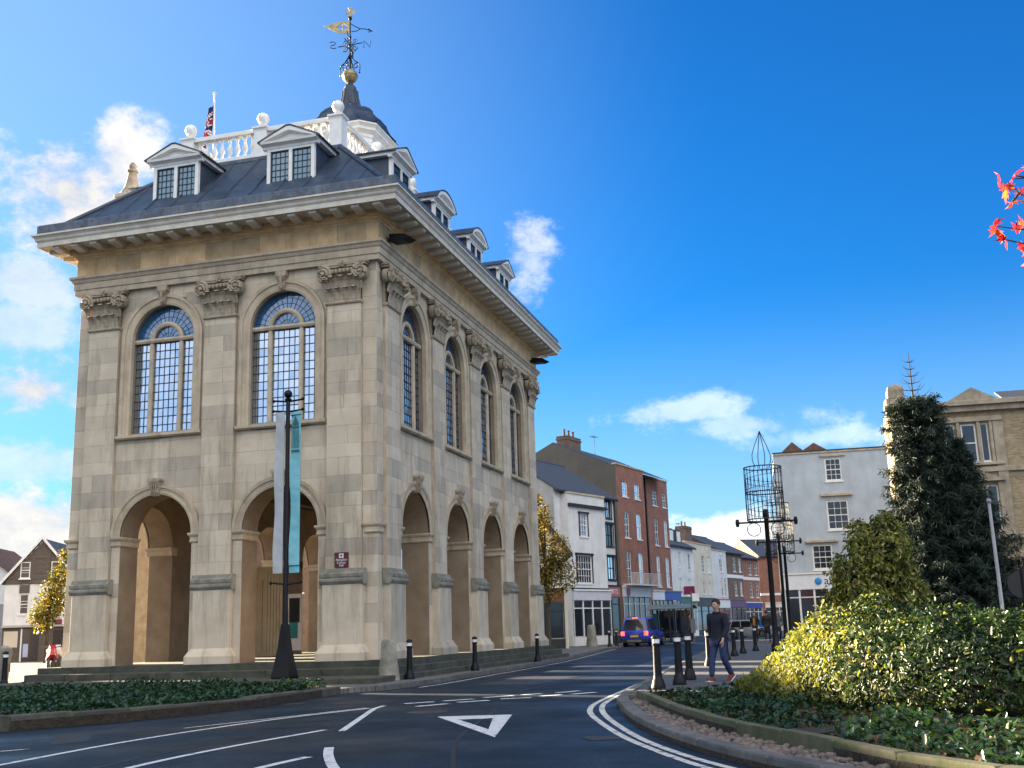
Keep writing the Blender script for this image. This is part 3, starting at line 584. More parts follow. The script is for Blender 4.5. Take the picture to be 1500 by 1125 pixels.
for r0, r1, nr, na in ((.56, RW, 3, 16), (.03, .43, 2, 8)):
    b = MB()
    for i in range(na):
        for j in range(nr):
            a, c_ = math.pi*i/na, math.pi*(i+1)/na; q0, q1 = r0+(r1-r0)*j/nr, r0+(r1-r0)*(j+1)/nr
            P4 = [(q0*math.cos(a), ZWS+q0*math.sin(a)), (q1*math.cos(a), ZWS+q1*math.sin(a)), (q1*math.cos(c_), ZWS+q1*math.sin(c_)), (q0*math.cos(c_), ZWS+q0*math.sin(c_))]
            tiltquad(b, (sum(p[0] for p in P4)/4, sum(p[1] for p in P4)/4), P4)
    lights.append(b.mesh('pane', MT['glass_fan']))
b = MB(); cw = .0055
for x0, x1, n in ((-RW, -.55, 3), (-.43, .43, 5), (.55, RW, 3)):
    for i in range(n+1): x = x0+(x1-x0)*i/n; b.box(x-cw, x+cw, GY-.02, GY+.01, 7.2, ZWS-.06)
    for j in range(12): z = 7.2+(ZWS-.06-7.2)*j/11; b.box(x0, x1, GY-.026, GY+.01, z-cw*1.6, z+cw*1.6)
for r0, r1, nr, na in ((.56, RW, 3, 16), (.03, .43, 2, 8)):
    for i in range(na+1): a = math.pi*i/na; b.tube([(r0*math.cos(a), GY-.01, ZWS+r0*math.sin(a)), (r1*math.cos(a), GY-.01, ZWS+r1*math.sin(a))], cw*1.1, 4)
    for j in range(1, nr+1): q = r0+(r1-r0)*j/nr; b.tube([(q*math.cos(math.pi*k/24), GY-.01, ZWS+q*math.sin(math.pi*k/24)) for k in range(25)], cw*1.1, 4)
m_came = b.mesh('glazing_bars', MT['came'])
for side, nb in NB.items():
    for k in range(nb):
        loc, rz = frame(side, 1.066+BAY*(k+.5))
        a = put(m_av, 'archivolt', hall, loc, rz); put(m_key, 'keystone', a); put(iL, 'impost', a); put(iR, 'impost', a)
        if side in ('left', 'back'):
            put(lights[1], 'pane', hall, loc, rz); continue
        w = put(m_wsur, 'window', hall, loc, rz); put(m_sill, 'sill', w); put(m_wkey, 'keystone', w); put(m_mull, 'mullions', w); put(m_tran, 'transom', w); put(m_harc, 'inner_arch', w)
        for me in lights: put(me, 'pane', w)
        put(m_came, 'glazing_bars', w)
for (xa, xb, ya, yb) in ((-.555, 0, 0, .555), (-HW, -HW+.555, 0, .555), (-.555, 0, HL-.555, HL)):   # impost band round the corners
    cs = MB(); cs.band([(o-WO+.002, z) for o, z in IMP], xa, xb, ya, yb); cs.build('impost', MT['trim'], hall)
# --- entablature
def ring(prof, name, m, smooth=False):
    b = MB(); b.band(prof, -HW, 0, 0, HL); return b.build(name, m, hall, smooth)
arch_ = ring([(-.3, 11.6), (.02, 11.6), (.02, 11.76), (.05, 11.77), (.05, 11.96), (.08, 11.98), (.12, 12.06), (.16, 12.09), (.16, 12.16), (.05, 12.19), (-.3, 12.19)], 'architrave', MT['trim'])
fr = ring([(-.02, 12.15), (-.02, 12.8)], 'frieze', MT['gold'])
random.seed(3)
for side in ('front', 'right'):
    L_ = BAY*NB[side]+2.13; s = 0; loc, rz = frame(side, 0)
    while s < L_-.05:
        e = min(L_, s+random.uniform(.55, 1.0)); e = L_ if L_-e < .3 else e
        b = MB(); stone_poly(b, [(s+.003, 12.19), (e-.003, 12.19), (e-.003, 12.74), (s+.003, 12.74)], .02, random.uniform(-.004, 0)-.015); b.build('stone', MT['gold'], fr, loc=loc, rz=rz); s = e
ring([(.0, 12.74), (.03, 12.74), (.05, 12.78), (.10, 12.80), (.12, 12.84), (.17, 12.86), (.17, 12.9), (.2, 12.92), (.2, 13.04)], 'bed_moulding', MT['gold'])
cor = ring([(.0, 13.03), (.80, 13.03), (.80, 12.99), (.84, 12.99), (.84, 13.14), (.86, 13.15), (.89, 13.19), (.90, 13.24), (.95, 13.30), (.99, 13.31), (.99, 13.36), (.6, 13.40), (-.3, 13.40)], 'cornice', MT['cornice'])
b = MB(); b.loft([[(x, y, z) for x in (-.115,) for y, z in ((-.2, 12.9), (-.2, 13.03), (-.76, 13.03), (-.76, 12.93), (-.7, 12.90), (-.5, 12.885), (-.35, 12.86))], [(x, y, z) for x in (.115,) for y, z in ((-.2, 12.9), (-.2, 13.03), (-.76, 13.03), (-.76, 12.93), (-.7, 12.90), (-.5, 12.885), (-.35, 12.86))]]); m_mod = b.mesh('modillion', MT['cornice'])
for side in NB:
    L_ = BAY*NB[side]+2.13; n = round((L_+.5)/.655)
    for k in range(n+1):
        loc, rz = frame(side, -.25+(L_+.5)*k/n); put(m_mod, 'modillion', cor, loc, rz)
# --- roof
gut = ring([(.55, 13.38), (.86, 13.38), (.86, 13.66), (.82, 13.70), (.72, 13.70), (.62, 13.60), (.5, 13.58)], 'lead_gutter', MT['leadgutter'])
RO, RZ0, RI, RZ1 = .62, 13.52, -2.2, 16.28
roof = ring([(RO, RZ0), (RI, RZ1)], 'roof', MT['lead'])
b = MB(); b.box(-HW+2.2, -2.2, 2.2, HL-2.2, RZ1-.05, RZ1); b.build('flat_lead', MT['lead'], roof)
b = MB(); b.tube([(0, 0, 0), (0, 2.82, 2.76)], .038, 6); m_roll = b.mesh('lead_roll', MT['lead'], True)
for side in ('front', 'right', 'left'):
    L_ = BAY*NB[side]+2.13; n = int(L_/.78)
    for k in range(n+1):
        s = -.3+(L_+.6)*k/n; loc, rz = frame(side, s); d = min(s, L_-s)+.62; q = min(1, max(.12, d/2.82))
        o = put(m_roll, 'lead_roll', roof, (0, 0, 0), rz, (1, q, q)); v = Matrix.Rotation(rz, 3, 'Z') @ Vector((0, -RO, 0)); o.location = (loc[0]+v.x, loc[1]+v.y, RZ0+.01)
for (x, y, sx, sy) in ((0, 0, -1, 1), (-HW, 0, 1, 1), (0, HL, -1, -1)):
    b = MB(); b.tube([(x-sx*RO, y-sy*RO, RZ0+.02), (x+sx*2.2, y+sy*2.2, RZ1+.02)], .085, 8); b.build('hip_roll', MT['lead'], roof, True)
b = MB(); b.band([(-2.2, 16.2), (-2.12, 16.22), (-2.12, 16.34), (-2.2, 16.36)], -HW, 0, 0, HL); b.build('lead_upstand', MT['leadgutter'], roof)
# --- dormers
DY = .45                        # face of the dormer behind the pilaster face
def dormer(seg):
    W2, zb, zt = .78, 14.28, 15.66; P = {}
    b = MB(); b.box(-W2, -W2+.11, DY, DY+.12, zb, zt); b.box(W2-.11, W2, DY, DY+.12, zb, zt); b.box(-W2+.11, W2-.11, DY, DY+.12, zb, zb+.09); b.box(-W2+.11, W2-.11, DY, DY+.12, zt-.08, zt); b.box(-.055, .055, DY-.01, DY+.11, zb+.09, zt-.08)
    P['window_frame'] = (b, MT['white'])
    for s in (-1, 1):
        x0, x1 = (-W2+.11, -.055) if s < 0 else (.055, W2-.11); b = MB()
        f = .03
        for q in ((x0, x0+f), (x1-f, x1)): b.box(q[0], q[1], DY+.03, DY+.06, zb+.09, zt-.08)
        for q in (zb+.09, zt-.08-f): b.box(x0+f, x1-f, DY+.03, DY+.06, q, q+f)
        for i in range(1, 4): x = x0+(x1-x0)*i/4; b.box(x-.007, x+.007, DY+.045, DY+.062, zb+.12, zt-.11)
        for j in range(1, 6): z = zb+.09+(zt-zb-.17)*j/6; b.box(x0+f, x1-f, DY+.043, DY+.06, z-.007, z+.007)
        P['casement'+('' if s < 0 else '_')] = (b, MT['came'])
        g = MB(); g.add([(x0, DY+.065, zb+.09), (x1, DY+.065, zb+.09), (x1, DY+.068, zt-.08), (x0, DY+.068, zt-.08)], [(0, 1, 2, 3)]); P['pane'+('' if s < 0 else '_')] = (g, MT['glass_dormer'])
    for s in (-1, 1):
        b = MB(); ya = DY+.12; b.prism([(s*(W2-.02), ya, RZ0+(ya+RO)*.979-.1), (s*(W2-.02), ya, zt+.1), (s*(W2-.02), zt+.1-RZ0+.1-RO+.05, zt+.1)], (-s*.06, 0, 0))
        P['cheek'+('' if s < 0 else '_')] = (b, MT['lead'])
    # pediment: section swept back over the dormer
    def outline(w, zr, e):
        if seg:
            n = 12; h = zr; out = []
            for k in range(n+1):
                x = -w+2*w*k/n; out.append((x, e+h*math.cos(x/w*math.pi/2)**.75 if abs(x) < w else e))
            return out
        return [(-w, e), (-w*.06, e+zr), (w*.06, e+zr), (w, e)]
    b = MB(); b.run([(-DY-.1, zt), (-DY+.02, zt), (-DY+.03, zt+.07), (-DY+.10, zt+.1), (-DY+.17, zt+.12), (-DY+.19, zt+.19), (-DY-.1, zt+.19)], -W2-.14, W2+.14)
    for s in (-1, 1): b.box(min(s*(W2-.06), s*(W2+.15)), max(s*(W2-.06), s*(W2+.15)), DY+.1, DY+1.5, zt+.06, zt+.188)
    P['dormer_cornice'] = (b, MT['white'])
    o1 = outline(W2+.14, .36, zt+.19); b = MB(); b.prism([(x, DY-.02, z) for x, z in o1], (0, 1.9, 0)); P['tympanum'] = (b, MT['white'])
    oa = outline(W2+.2, .40, zt+.19); ob = outline(W2+.05, .27, zt+.19); b = MB(); n = len(oa)
    b.loft([[(x, DY-.19, z) for x, z in oa]+[(x, DY-.19, z) for x, z in ob[::-1]], [(x, DY-.02, z) for x, z in oa]+[(x, DY-.02, z) for x, z in ob[::-1]]]); P['raking_cornice'] = (b, MT['white'])
    oc = outline(W2+.23, .445, zt+.2); b = MB(); b.loft([[(x, y, z) for x, z in oc]+[(x, y, z-.04) for x, z in oc[::-1]] for y in (DY-.21, DY+2.2)]); P['lead_cap'] = (b, MT['lead'])
    return [(n.rstrip('_'), b.mesh(n.rstrip('_'), m)) for n, (b, m) in P.items()]
dm = {0: dormer(0), 1: dormer(1)}
for side, kinds in (('front', (0, 0)), ('right', (0, 1, 1, 0)), ('left', (0, 0, 0, 0))):
    for k, sg in enumerate(kinds):
        loc, rz = frame(side, 1.066+BAY*(k+.5)); first = dm[sg][0]
        d = put(first[1], 'dormer', hall, loc, rz)
        for n, me in dm[sg][1:]: put(me, n, d)
# --- balustrade
BX0, BX1, BY0, BY1 = -HW+2.32, -2.32, 2.32, HL-2.32
bal = MB(); w = .15
for (xa, xb, ya, yb) in ((BX0, BX1, BY0-w, BY0+w), (BX0, BX1, BY1-w, BY1+w), (BX0-w, BX0+w, BY0+w, BY1-w), (BX1-w, BX1+w, BY0+w, BY1-w)):
    bal.cbox(xa, xb, ya, yb, 17.22, 17.36, .02); bal.cbox(xa, xb, ya+.02, yb-.02, 16.34, 16.5, .02)
bal = bal.build('balustrade', MT['white'], hall)
pm_ = MB(); pm_.box(-.21, .21, -.21, .21, 16.33, 17.24)
pm_.lathe([(.31, 17.24), (.31, 17.27), (.37, 17.32), (.37, 17.38), (.3, 17.40), (.16, 17.43), (.13, 17.50), (.15, 17.54)], n=4, ph=R(45))
pm_ = pm_.mesh('balustrade_pedestal', MT['white'])
b = MB(); b.lathe([(.12, 17.43), (.16, 17.46), (.1, 17.5), (.1, 17.55), (.16, 17.6), (.195, 17.7), (.195, 17.76), (.16, 17.86), (.09, 17.91), (.02, 17.93)], n=14); fin_ = b.mesh('ball_finial', MT['white'], True)
b = MB(); b.lathe([(.075, 16.5), (.075, 16.55), (.045, 16.58), (.05, 16.64), (.095, 16.76), (.1, 16.82), (.06, 16.95), (.04, 17.05), (.06, 17.1), (.045, 17.14), (.075, 17.18), (.075, 17.22)], n=8); m_bal = b.mesh('baluster', MT['white'], True)
spots = [(BX0, BY0), ((BX0+BX1)/2, BY0), (BX1, BY0), (BX0, BY1), (BX1, BY1)]+[(x, BY0+(BY1-BY0)*k/4) for x in (BX0, BX1) for k in (1, 2, 3)]
for x, y in spots: p = put(pm_, 'balustrade_pedestal', bal, (x, y, 0)); put(fin_, 'ball_finial', bal, (x, y, 0))
for (xa, ya, xb, yb) in ((BX0, BY0, (BX0+BX1)/2, BY0), ((BX0+BX1)/2, BY0, BX1, BY0), (BX0, BY1, BX1, BY1)):
    n = int((xb-xa-.6)/.27)
    for k in range(n+1): put(m_bal, 'baluster', bal, (xa+.35+(xb-xa-.7)*k/n, ya, 0))
for x in (BX0, BX1):
    for j in range(4):
        y0, y1 = BY0+(BY1-BY0)*j/4, BY0+(BY1-BY0)*(j+1)/4; n = int((y1-y0-.6)/.27)
        for k in range(n+1): put(m_bal, 'baluster', bal, (x, y0+.35+(y1-y0-.7)*k/n, 0))
# --- cupola and vane
CX, CY = -4.87, 9.0
def chsq(h, c, z): return [(CX+x*h, CY+y*h, z) for x, y in ((-1+c, -1), (1-c, -1), (1, -1+c), (1, 1-c), (1-c, 1), (-1+c, 1), (-1, 1-c), (-1, -1+c))]
CC = .32
cup = MB().loft([chsq(h, CC, z) for h, z in ((1.3, 16.2), (1.3, 19.5))]).build('cupola', MT['white'], hall)
MB().loft([chsq(h, CC, z) for h, z in ((1.3, 19.35), (1.33, 19.4), (1.34, 19.5), (1.42, 19.6), (1.46, 19.62), (1.46, 19.72), (1.52, 19.8), (1.55, 19.82), (1.55, 19.88), (1.3, 19.92))]).build('cupola_cornice', MT['white'], cup)
for k in range(4):
    b = MB(); b.box(-.45, .45, -1.32, -1.29, 17.3, 19.0); o = b.build('cupola_window', MT['glass_dormer'], cup, loc=(CX, CY, 0), rz=k*R(90))
    for s in (-1, 1): MB().box(s*.68-.14, s*.68+.14, -1.325, -1.29, 17.2, 19.1).build('panel', MT['white'], cup, loc=(CX, CY, 0), rz=k*R(90))
DP = ((1.57, CC, 19.9), (1.5, .34, 20.0), (1.32, .38, 20.22), (1.24, .42, 20.4), (1.2, .44, 20.55), (1.02, .48, 20.78), (.8, .52, 20.95), (.56, .56, 21.06), (.46, .58, 21.14), (.36, .58, 21.3), (.28, .58, 21.65), (.25, .58, 21.95), (.21, .58, 22.12), (.1, .58, 22.25), (.09, .58, 22.35))
dome = MB().loft([chsq(*q) for q in DP]).build('dome', MT['lead'], cup)
for k in range(8):
    b = MB(); b.tube([chsq(*q)[k] for q in DP[1:12]], .045, 6); b.build('lead_roll', MT['lead'], dome, True)
vane = put(None, 'weathervane', hall, (CX, CY, 0))
b = MB(); b.ball((0, 0, 22.58), .3, 16, 10); b.lathe([(.31, 22.56), (.318, 22.58), (.31, 22.6)], n=16); b.build('gilt_ball', MT['gilt'], vane, True)
b = MB(); b.tube([(0, 0, 22.85), (0, 0, 25.05)], [.045, .022], 6)
def scroll(pl, x0, z0, r, turns, sgn, flip=1):
    return [pl(x0+sgn*r*(1-k/30*.8)*math.cos(k/30*turns*6.283), z0+flip*r*(1-k/30*.8)*math.sin(k/30*turns*6.283)) for k in range(31)]
for a in (0, 90):
    c_, s_ = math.cos(R(a)), math.sin(R(a)); pl = lambda x, z: (x*c_, x*s_, z)
    for sg in (-1, 1):
        b.tube([pl(sg*.03, 23.5), pl(sg*.16, 23.25), pl(sg*.36, 23.08), pl(sg*.42, 22.92), pl(sg*.4, 22.75)], .022, 5)
        b.tube(scroll(pl, sg*.26, 22.98, .15, 1.2, sg), .02, 5); b.tube(scroll(pl, sg*.2, 23.78, .13, 1.1, sg, -1), .018, 5)
        b.tube(scroll(pl, sg*.2, 24.05, .1, 1.1, sg), .016, 5); b.tube([pl(0, 23.93), pl(sg*.52, 23.93)], .02, 5); b.ball(pl(sg*.4, 22.68), .04, 6, 4)
b.ball((0, 0, 23.35), .07, 6, 5); b.ball((0, 0, 24.25), .06, 6, 5)
b.build('scrollwork', MT['iron'], vane)
def letter(name, strokes, ang):
    b = MB()
    for st in strokes: b.tube([(.52+.02+x*.26, 0, 23.79+z*.3) for x, z in st], .018, 5)
    b.build(name, MT['iron'], vane, rz=R(ang))
letter('letter', [[(0, 0), (0, 1), (1, 0), (1, 1)]], 15); letter('letter', [[(1, .9), (.5, 1), (.1, .8), (.3, .55), (.8, .42), (.9, .15), (.5, 0), (0, .1)]], 195)
letter('letter', [[(1, 1), (0, 1), (0, 0), (1, 0)], [(0, .5), (.7, .5)]], -75); letter('letter', [[(0, 1), (.25, 0), (.5, .7), (.75, 0), (1, 1)]], 105)
b = MB(); va = [(-.02, 24.95), (-.45, 24.95), (-.7, 24.88), (-.78, 24.84), (-1.08, 24.82), (-.85, 24.7), (-.8, 24.64), (-.55, 24.5), (-.4, 24.44), (-.02, 24.44)]
hole = [(-.3, 24.9), (-.55, 24.72), (-.3, 24.5), (-.08, 24.72)]
for i in range(len(va)):            # pennant cut through by a lozenge
    p, q = va[i], va[(i+1) % len(va)]; f = lambda t: min(hole, key=lambda h: (h[0]-t[0])**2+(h[1]-t[1])**2); hp, hq = f(p), f(q)
    pts = [p, q, hq]+([hp] if hp != hq else []); b.prism([(x, -.012, z) for x, z in pts], (0, .024, 0))
b.tube([(-.3, 0, 24.9), (-.3, 0, 24.5)], .018, 4); b.tube([(-.55, 0, 24.72), (-.08, 0, 24.72)], .018, 4)
b.build('pennant', MT['gilt'], vane, rz=R(15))
b = MB(); b.tube([(.02, 0, 24.85), (.2, 0, 24.72), (.4, 0, 24.62), (.6, 0, 24.6), (.85, 0, 24.5)], .018, 5); b.tube([(.05, 0, 24.5), (.25, 0, 24.52), (.42, 0, 24.62)], .016, 5); b.tube([(.72, 0, 24.6), (.88, 0, 24.49), (.7, 0, 24.46)], .02, 5); b.build('pointer', MT['iron'], vane, rz=R(15))
b = MB(); b.ball((0, 0, 25.08), .08, 8, 6); b.build('knob', MT['iron'], vane, True)
b = MB(); cz_ = 25.36
for a in (0, 90, 180, 270):
    M_ = Matrix.Rotation(R(a), 4, 'Y'); b.prism([tuple(M_ @ Vector(p)+Vector((0, -.02, cz_))) for p in ((-.02, 0, .02), (.02, 0, .02), (.09, 0, .19), (-.09, 0, .19))], (0, .04, 0))
b.build('cross', MT['gilt'], vane, rz=R(15))
# --- stone pinnacle on the far eave
tur = MB(); tur.box(-10.75, -10.05, 2.85, 3.55, 13.35, 16.0); tur.cbox(-10.82, -9.98, 2.78, 3.62, 16.0, 16.15, .04); tur = tur.build('pinnacle_stack', MT['trim'], hall)
b = MB(); b.lathe([(.42, 16.1), (.38, 16.25), (.27, 16.4), (.21, 16.6), (.165, 16.8), (.14, 16.98), (.19, 17.02), (.19, 17.07), (.11, 17.1), (.14, 17.18), (.13, 17.26), (.06, 17.36), (.02, 17.38)], -10.4, 3.2, n=10); b.build('pinnacle', MT['carved'], tur, True)
# --- undercroft: floor, ceiling, steps, partition
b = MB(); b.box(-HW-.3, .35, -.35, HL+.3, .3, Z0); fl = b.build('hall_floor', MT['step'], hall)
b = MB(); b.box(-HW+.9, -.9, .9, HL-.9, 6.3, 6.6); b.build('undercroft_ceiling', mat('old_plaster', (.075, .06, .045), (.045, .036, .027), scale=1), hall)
for x in (-7.2, -4.97, -2.7): MB().box(x-.16, x+.16, .9, HL-.9, 6.0, 6.3).build('beam', mat('oak_beam', (.1, .065, .04), bump=.3, stretch=(8, .5, 8)), hall)
b = MB(); b.box(-HW+1, -1, 1, HL-1, 13.0, 13.2); b.build('roof_deck', MT['lead'], hall)
def step_run(x0, x1, y0, y1, z0, z1, step, axis):
    s = x0 if axis == 'x' else y0; e = x1 if axis == 'x' else y1
    while s < e-.05:
        q = min(e, s+step*random.uniform(.85, 1.15)); q = e if e-q < .4 else q
        b = MB(); dz = random.uniform(-.006, .006)
        b.cbox(*((s+.004, q-.004, y0, y1) if axis == 'x' else (x0, x1, s+.004, q-.004)), z0, z1+dz, .018); b.build('step_stone', MT['step'], fl); s = q
step_run(-HW-.35, .6, -.85, -.36, -.02, .43, 1.5, 'x')
step_run(.36, .60, -.84, HL+.4, -.02, .43, 1.6, 'y')
step_run(-HW-.45, .85, -2.55, -.86, -.02, .25, 1.3, 'x')
step_run(.61, .85, -.84, HL+.6, -.02, .25, 1.7, 'y')
part = MB(); part.box(-8.8, -7.3, 9.0, 9.06, Z0, 3.75)
for k in range(7): part.box(-8.15+.12*k, -8.05+.12*k, 8.975, 9.0, Z0+.05, 3.7)
cream = mat('cream_boards', (.5, .42, .28), (.4, .33, .22), rough=.6, scale=2, bump=.1)
part = part.build('timber_partition', cream, hall)
b = MB(); b.box(-8.72, -8.25, 8.96, 8.99, .75, 3.3); b.box(-8.66, -8.31, 8.945, 8.96, .95, 1.9); b.box(-8.66, -8.31, 8.945, 8.96, 2.1, 3.15); b.build('door', cream, part)
b = MB(); b.box(-7.24, -6.72, 9.0, 9.05, .78, 2.75); nbd = b.build('notice_board', MT['white'], hall)
b = MB(); b.box(-7.19, -6.78, 8.985, 8.998, 1.75, 2.6); b.build('pane', MT['glass'], nbd); b = MB(); b.box(-7.16, -6.85, 8.975, 8.984, 1.2, 1.75); b.build('poster', mat('teal_print', (.03, .2, .2), (.05, .25, .27), bump=0, scale=8), nbd)
# floodlights under the cornice
for (x, y, a) in ((.0, .75, -10), (.0, HL-.9, -10)):
    b = MB(); b.tube([(0, 0, 12.42), (.25, 0, 12.40)], .04, 6); b.prism([(.15, -.22, 12.28), (.15, -.22, 12.5), (.62, -.2, 12.44), (.8, -.17, 12.33), (.6, -.2, 12.26)], (0, .42, 0)); b.build('floodlight', MT['iron'], hall, loc=(x, y, 0), rz=R(a))
# brown visitor sign on the corner pilaster
sg = MB().box(-1.3, -.9, -.035, 0, 3.03, 3.43).build('sign_panel', mat('brown_sign', (.10, .018, .025), bump=0, rough=.4), hall)
wm = mat('sign_white', (.8, .78, .76), bump=0)
b = MB(); b.box(-1.165, -1.035, -.042, -.036, 3.28, 3.40); b.build('emblem', wm, sg); b = MB(); b.box(-1.125, -1.075, -.047, -.043, 3.315, 3.365); b.build('emblem_mark', mat('sign_dark', (.10, .018, .025), bump=0), sg)
def text(s, size, loc, rot, m, parent, name='lettering', align='CENTER', ext=.003):
    c = bpy.data.curves.new(name, 'FONT'); c.body = s; c.size = size; c.align_x = align; c.extrude = ext
    t = bpy.data.objects.new(name, c); COL.objects.link(t); dg = bpy.context.evaluated_depsgraph_get(); me = bpy.data.meshes.new_from_object(t.evaluated_get(dg)); bpy.data.objects.remove(t)
    me.materials.clear(); me.materials.append(m); o = put(me, name, parent, loc); o.rotation_euler = rot; return o
for k, s in enumerate(('Abingdon', 'County', 'Hall')): text(s, .085, (-1.1, -.04, 3.205-.075*k), (R(90), 0, 0), wm, sg)
# ---------------------------------------------------------------- other buildings
def brick_mat(name, c, c2, mortar):
    m = paving(name, c, mortar, .23, .075, .01, .9, .35, .2); N = m.node_tree.nodes; L = m.node_tree.links
    br = [n for n in N if n.type == 'TEX_BRICK'][0]; tc = [n for n in N if n.type == 'TEX_COORD'][0]; br.inputs['Color2'].default_value = (*c2, 1)
    sx = N.new('ShaderNodeSeparateXYZ'); cb = N.new('ShaderNodeCombineXYZ'); L.new(tc.outputs['Object'], sx.inputs[0])
    ad = N.new('ShaderNodeMath'); L.new(sx.outputs[0], ad.inputs[0]); L.new(sx.outputs[1], ad.inputs[1]); L.new(ad.outputs[0], cb.inputs[0]); L.new(sx.outputs[2], cb.inputs[1]); L.new(cb.outputs[0], br.inputs['Vector'])
    return m
def render_mat(name, c, k=.8): return mat(name, c, tuple(x*k for x in c), rough=.85, scale=.8, bump=.1, c3=tuple(x*.6 for x in c), streak=.35)
BM = dict(white=render_mat('white_render', (.74, .73, .7)), white2=render_mat('whitewash', (.68, .68, .67)), cream=render_mat('cream_render', (.66, .6, .48)), grey=render_mat('grey_render', (.3, .3, .3)), dgrey=render_mat('dark_render', (.105, .095, .082)), shade=render_mat('stained_render', (.46, .44, .41), .75),
          brick=brick_mat('red_brick', (.36, .12, .07), (.26, .085, .055), (.3, .22, .17)), brown=brick_mat('brown_brick', (.2, .11, .07), (.13, .08, .055), (.2, .17, .14)), yellow=brick_mat('buff_brick', (.42, .32, .18), (.27, .19, .1), (.3, .26, .2)),
          slate=mat('roof_slate', (.075, .085, .1), (.045, .05, .06), rough=.7, scale=5, bump=.4, bscale=20, stretch=(1, 1, 4)), tile=mat('roof_tile', (.17, .085, .055), (.09, .055, .04), rough=.9, scale=4, bump=.5, bscale=18), black=mat('black_paint', (.015, .015, .016), bump=.05, rough=.5),
          bank=mat('bank_stone', (.40, .34, .25), (.26, .21, .15), rough=.9, scale=2, bump=.3, bscale=20, c3=(.16, .13, .1), streak=.5), timber=mat('weathered_boards', (.13, .105, .085), (.08, .065, .055), rough=.9, scale=2, stretch=(.4, .4, 9), bump=.4), wood=mat('brown_fascia', (.14, .06, .03), bump=.1), lit=mat('warm_curtain', (.6, .42, .16), bump=0),
          curtain=mat('net_curtain', (.55, .55, .53), bump=0, rough=.9), dark=mat('dark_room', (.02, .02, .022), bump=0, rough=.9))
def sign_mat(name, c): return mat(name, c, tuple(x*.9 for x in c), rough=.4, bump=0)
SG = {k: sign_mat('sign_'+k, c) for k, c in dict(blue=(.015, .05, .35), green=(.01, .11, .05), red=(.45, .03, .04), maroon=(.2, .015, .07), navy=(.01, .015, .06), lilac=(.6, .58, .62), black=(.02, .02, .025), teal=(.05, .2, .2), white=(.75, .75, .75), grey=(.12, .13, .14), purple=(.12, .05, .14), pink=(.4, .12, .12)).items()}
def facade(b, x0, x1, z0, z1, holes, y=0, dep=.14):
    xs = sorted({x0, x1, *[min(max(v, x0), x1) for h in holes for v in h[:2]]}); zs = sorted({z0, z1, *[min(max(v, z0), z1) for h in holes for v in h[2:4]]})
    for xa, xb in zip(xs, xs[1:]):
        for za, zb in zip(zs, zs[1:]):
            cx, cz = (xa+xb)/2, (za+zb)/2
            if any(h[0] < cx < h[1] and h[2] < cz < h[3] for h in holes): continue
            b.add([(xa, y, za), (xb, y, za), (xb, y, zb), (xa, y, zb)], [(0, 1, 2, 3)])
    for h in holes:
        a, c, d, e = h[:4]
        b.add([(a, y, d), (c, y, d), (c, y, e), (a, y, e), (a, y+dep, d), (c, y+dep, d), (c, y+dep, e), (a, y+dep, e)], [(0, 1, 5, 4), (1, 2, 6, 5), (2, 3, 7, 6), (3, 0, 4, 7)])
def window(parent, x0, x1, z0, z1, cols=3, rows=4, frame=None, y=0, sill=True, surround=None, curtain=True, f=.06):
    fm = frame or MT['white']; b = MB(); Y0, Y1 = y+.06, y+.12
    b.box(x0, x0+f, Y0, Y1, z0, z1); b.box(x1-f, x1, Y0, Y1, z0, z1); b.box(x0+f, x1-f, Y0, Y1, z0, z0+f*1.2); b.box(x0+f, x1-f, Y0, Y1, z1-f, z1)
    if rows > 1: zm = (z0+z1)/2; b.box(x0+f, x1-f, Y0-.01, Y1, zm-.03, zm+.03)
    w = b.build('window', fm, parent)
    b = MB()
    for i in range(1, cols): x = x0+f+(x1-x0-2*f)*i/cols; b.box(x-.014, x+.014, Y0+.01, Y1-.01, z0+f, z1-f)
    for j in range(1, rows):
        if rows % 2 == 0 and j == rows//2: continue
        z = z0+f+(z1-z0-2*f)*j/rows; b.box(x0+f, x1-f, Y0+.012, Y1-.012, z-.014, z+.014)
    if b.v and (cols == 1 or rows == 1):
        for i in range(0, len(b.v), 8): MB().add(b.v[i:i+8], [(0, 2, 3, 1), (4, 5, 7, 6), (0, 1, 5, 4), (2, 6, 7, 3), (0, 4, 6, 2), (1, 3, 7, 5)]).build('glazing_bar', fm, w)
    elif b.v: b.build('glazing_bars', fm, w)
    b = MB(); b.add([(x0+f, Y1-.02, z0+f), (x1-f, Y1-.02, z0+f), (x1-f, Y1-.018, z1-f), (x0+f, Y1-.018, z1-f)], [(0, 1, 2, 3)]); b.build('pane', MT['glass'], w)
    if sill: b = MB(); b.box(x0-.07, x1+.07, y-.07, y+.1, z0-.09, z0); b.build('sill', fm if frame is None else frame, w)
    if surround:
        b = MB(); b.box(x0-.1, x0-.002, y-.035, y+.02, z0, z1); b.box(x1+.002, x1+.1, y-.035, y+.02, z0, z1); b.box(x0-.16, x1+.16, y-.09, y+.02, z1+.003, z1+.13); b.build('surround', surround, w)
    return w
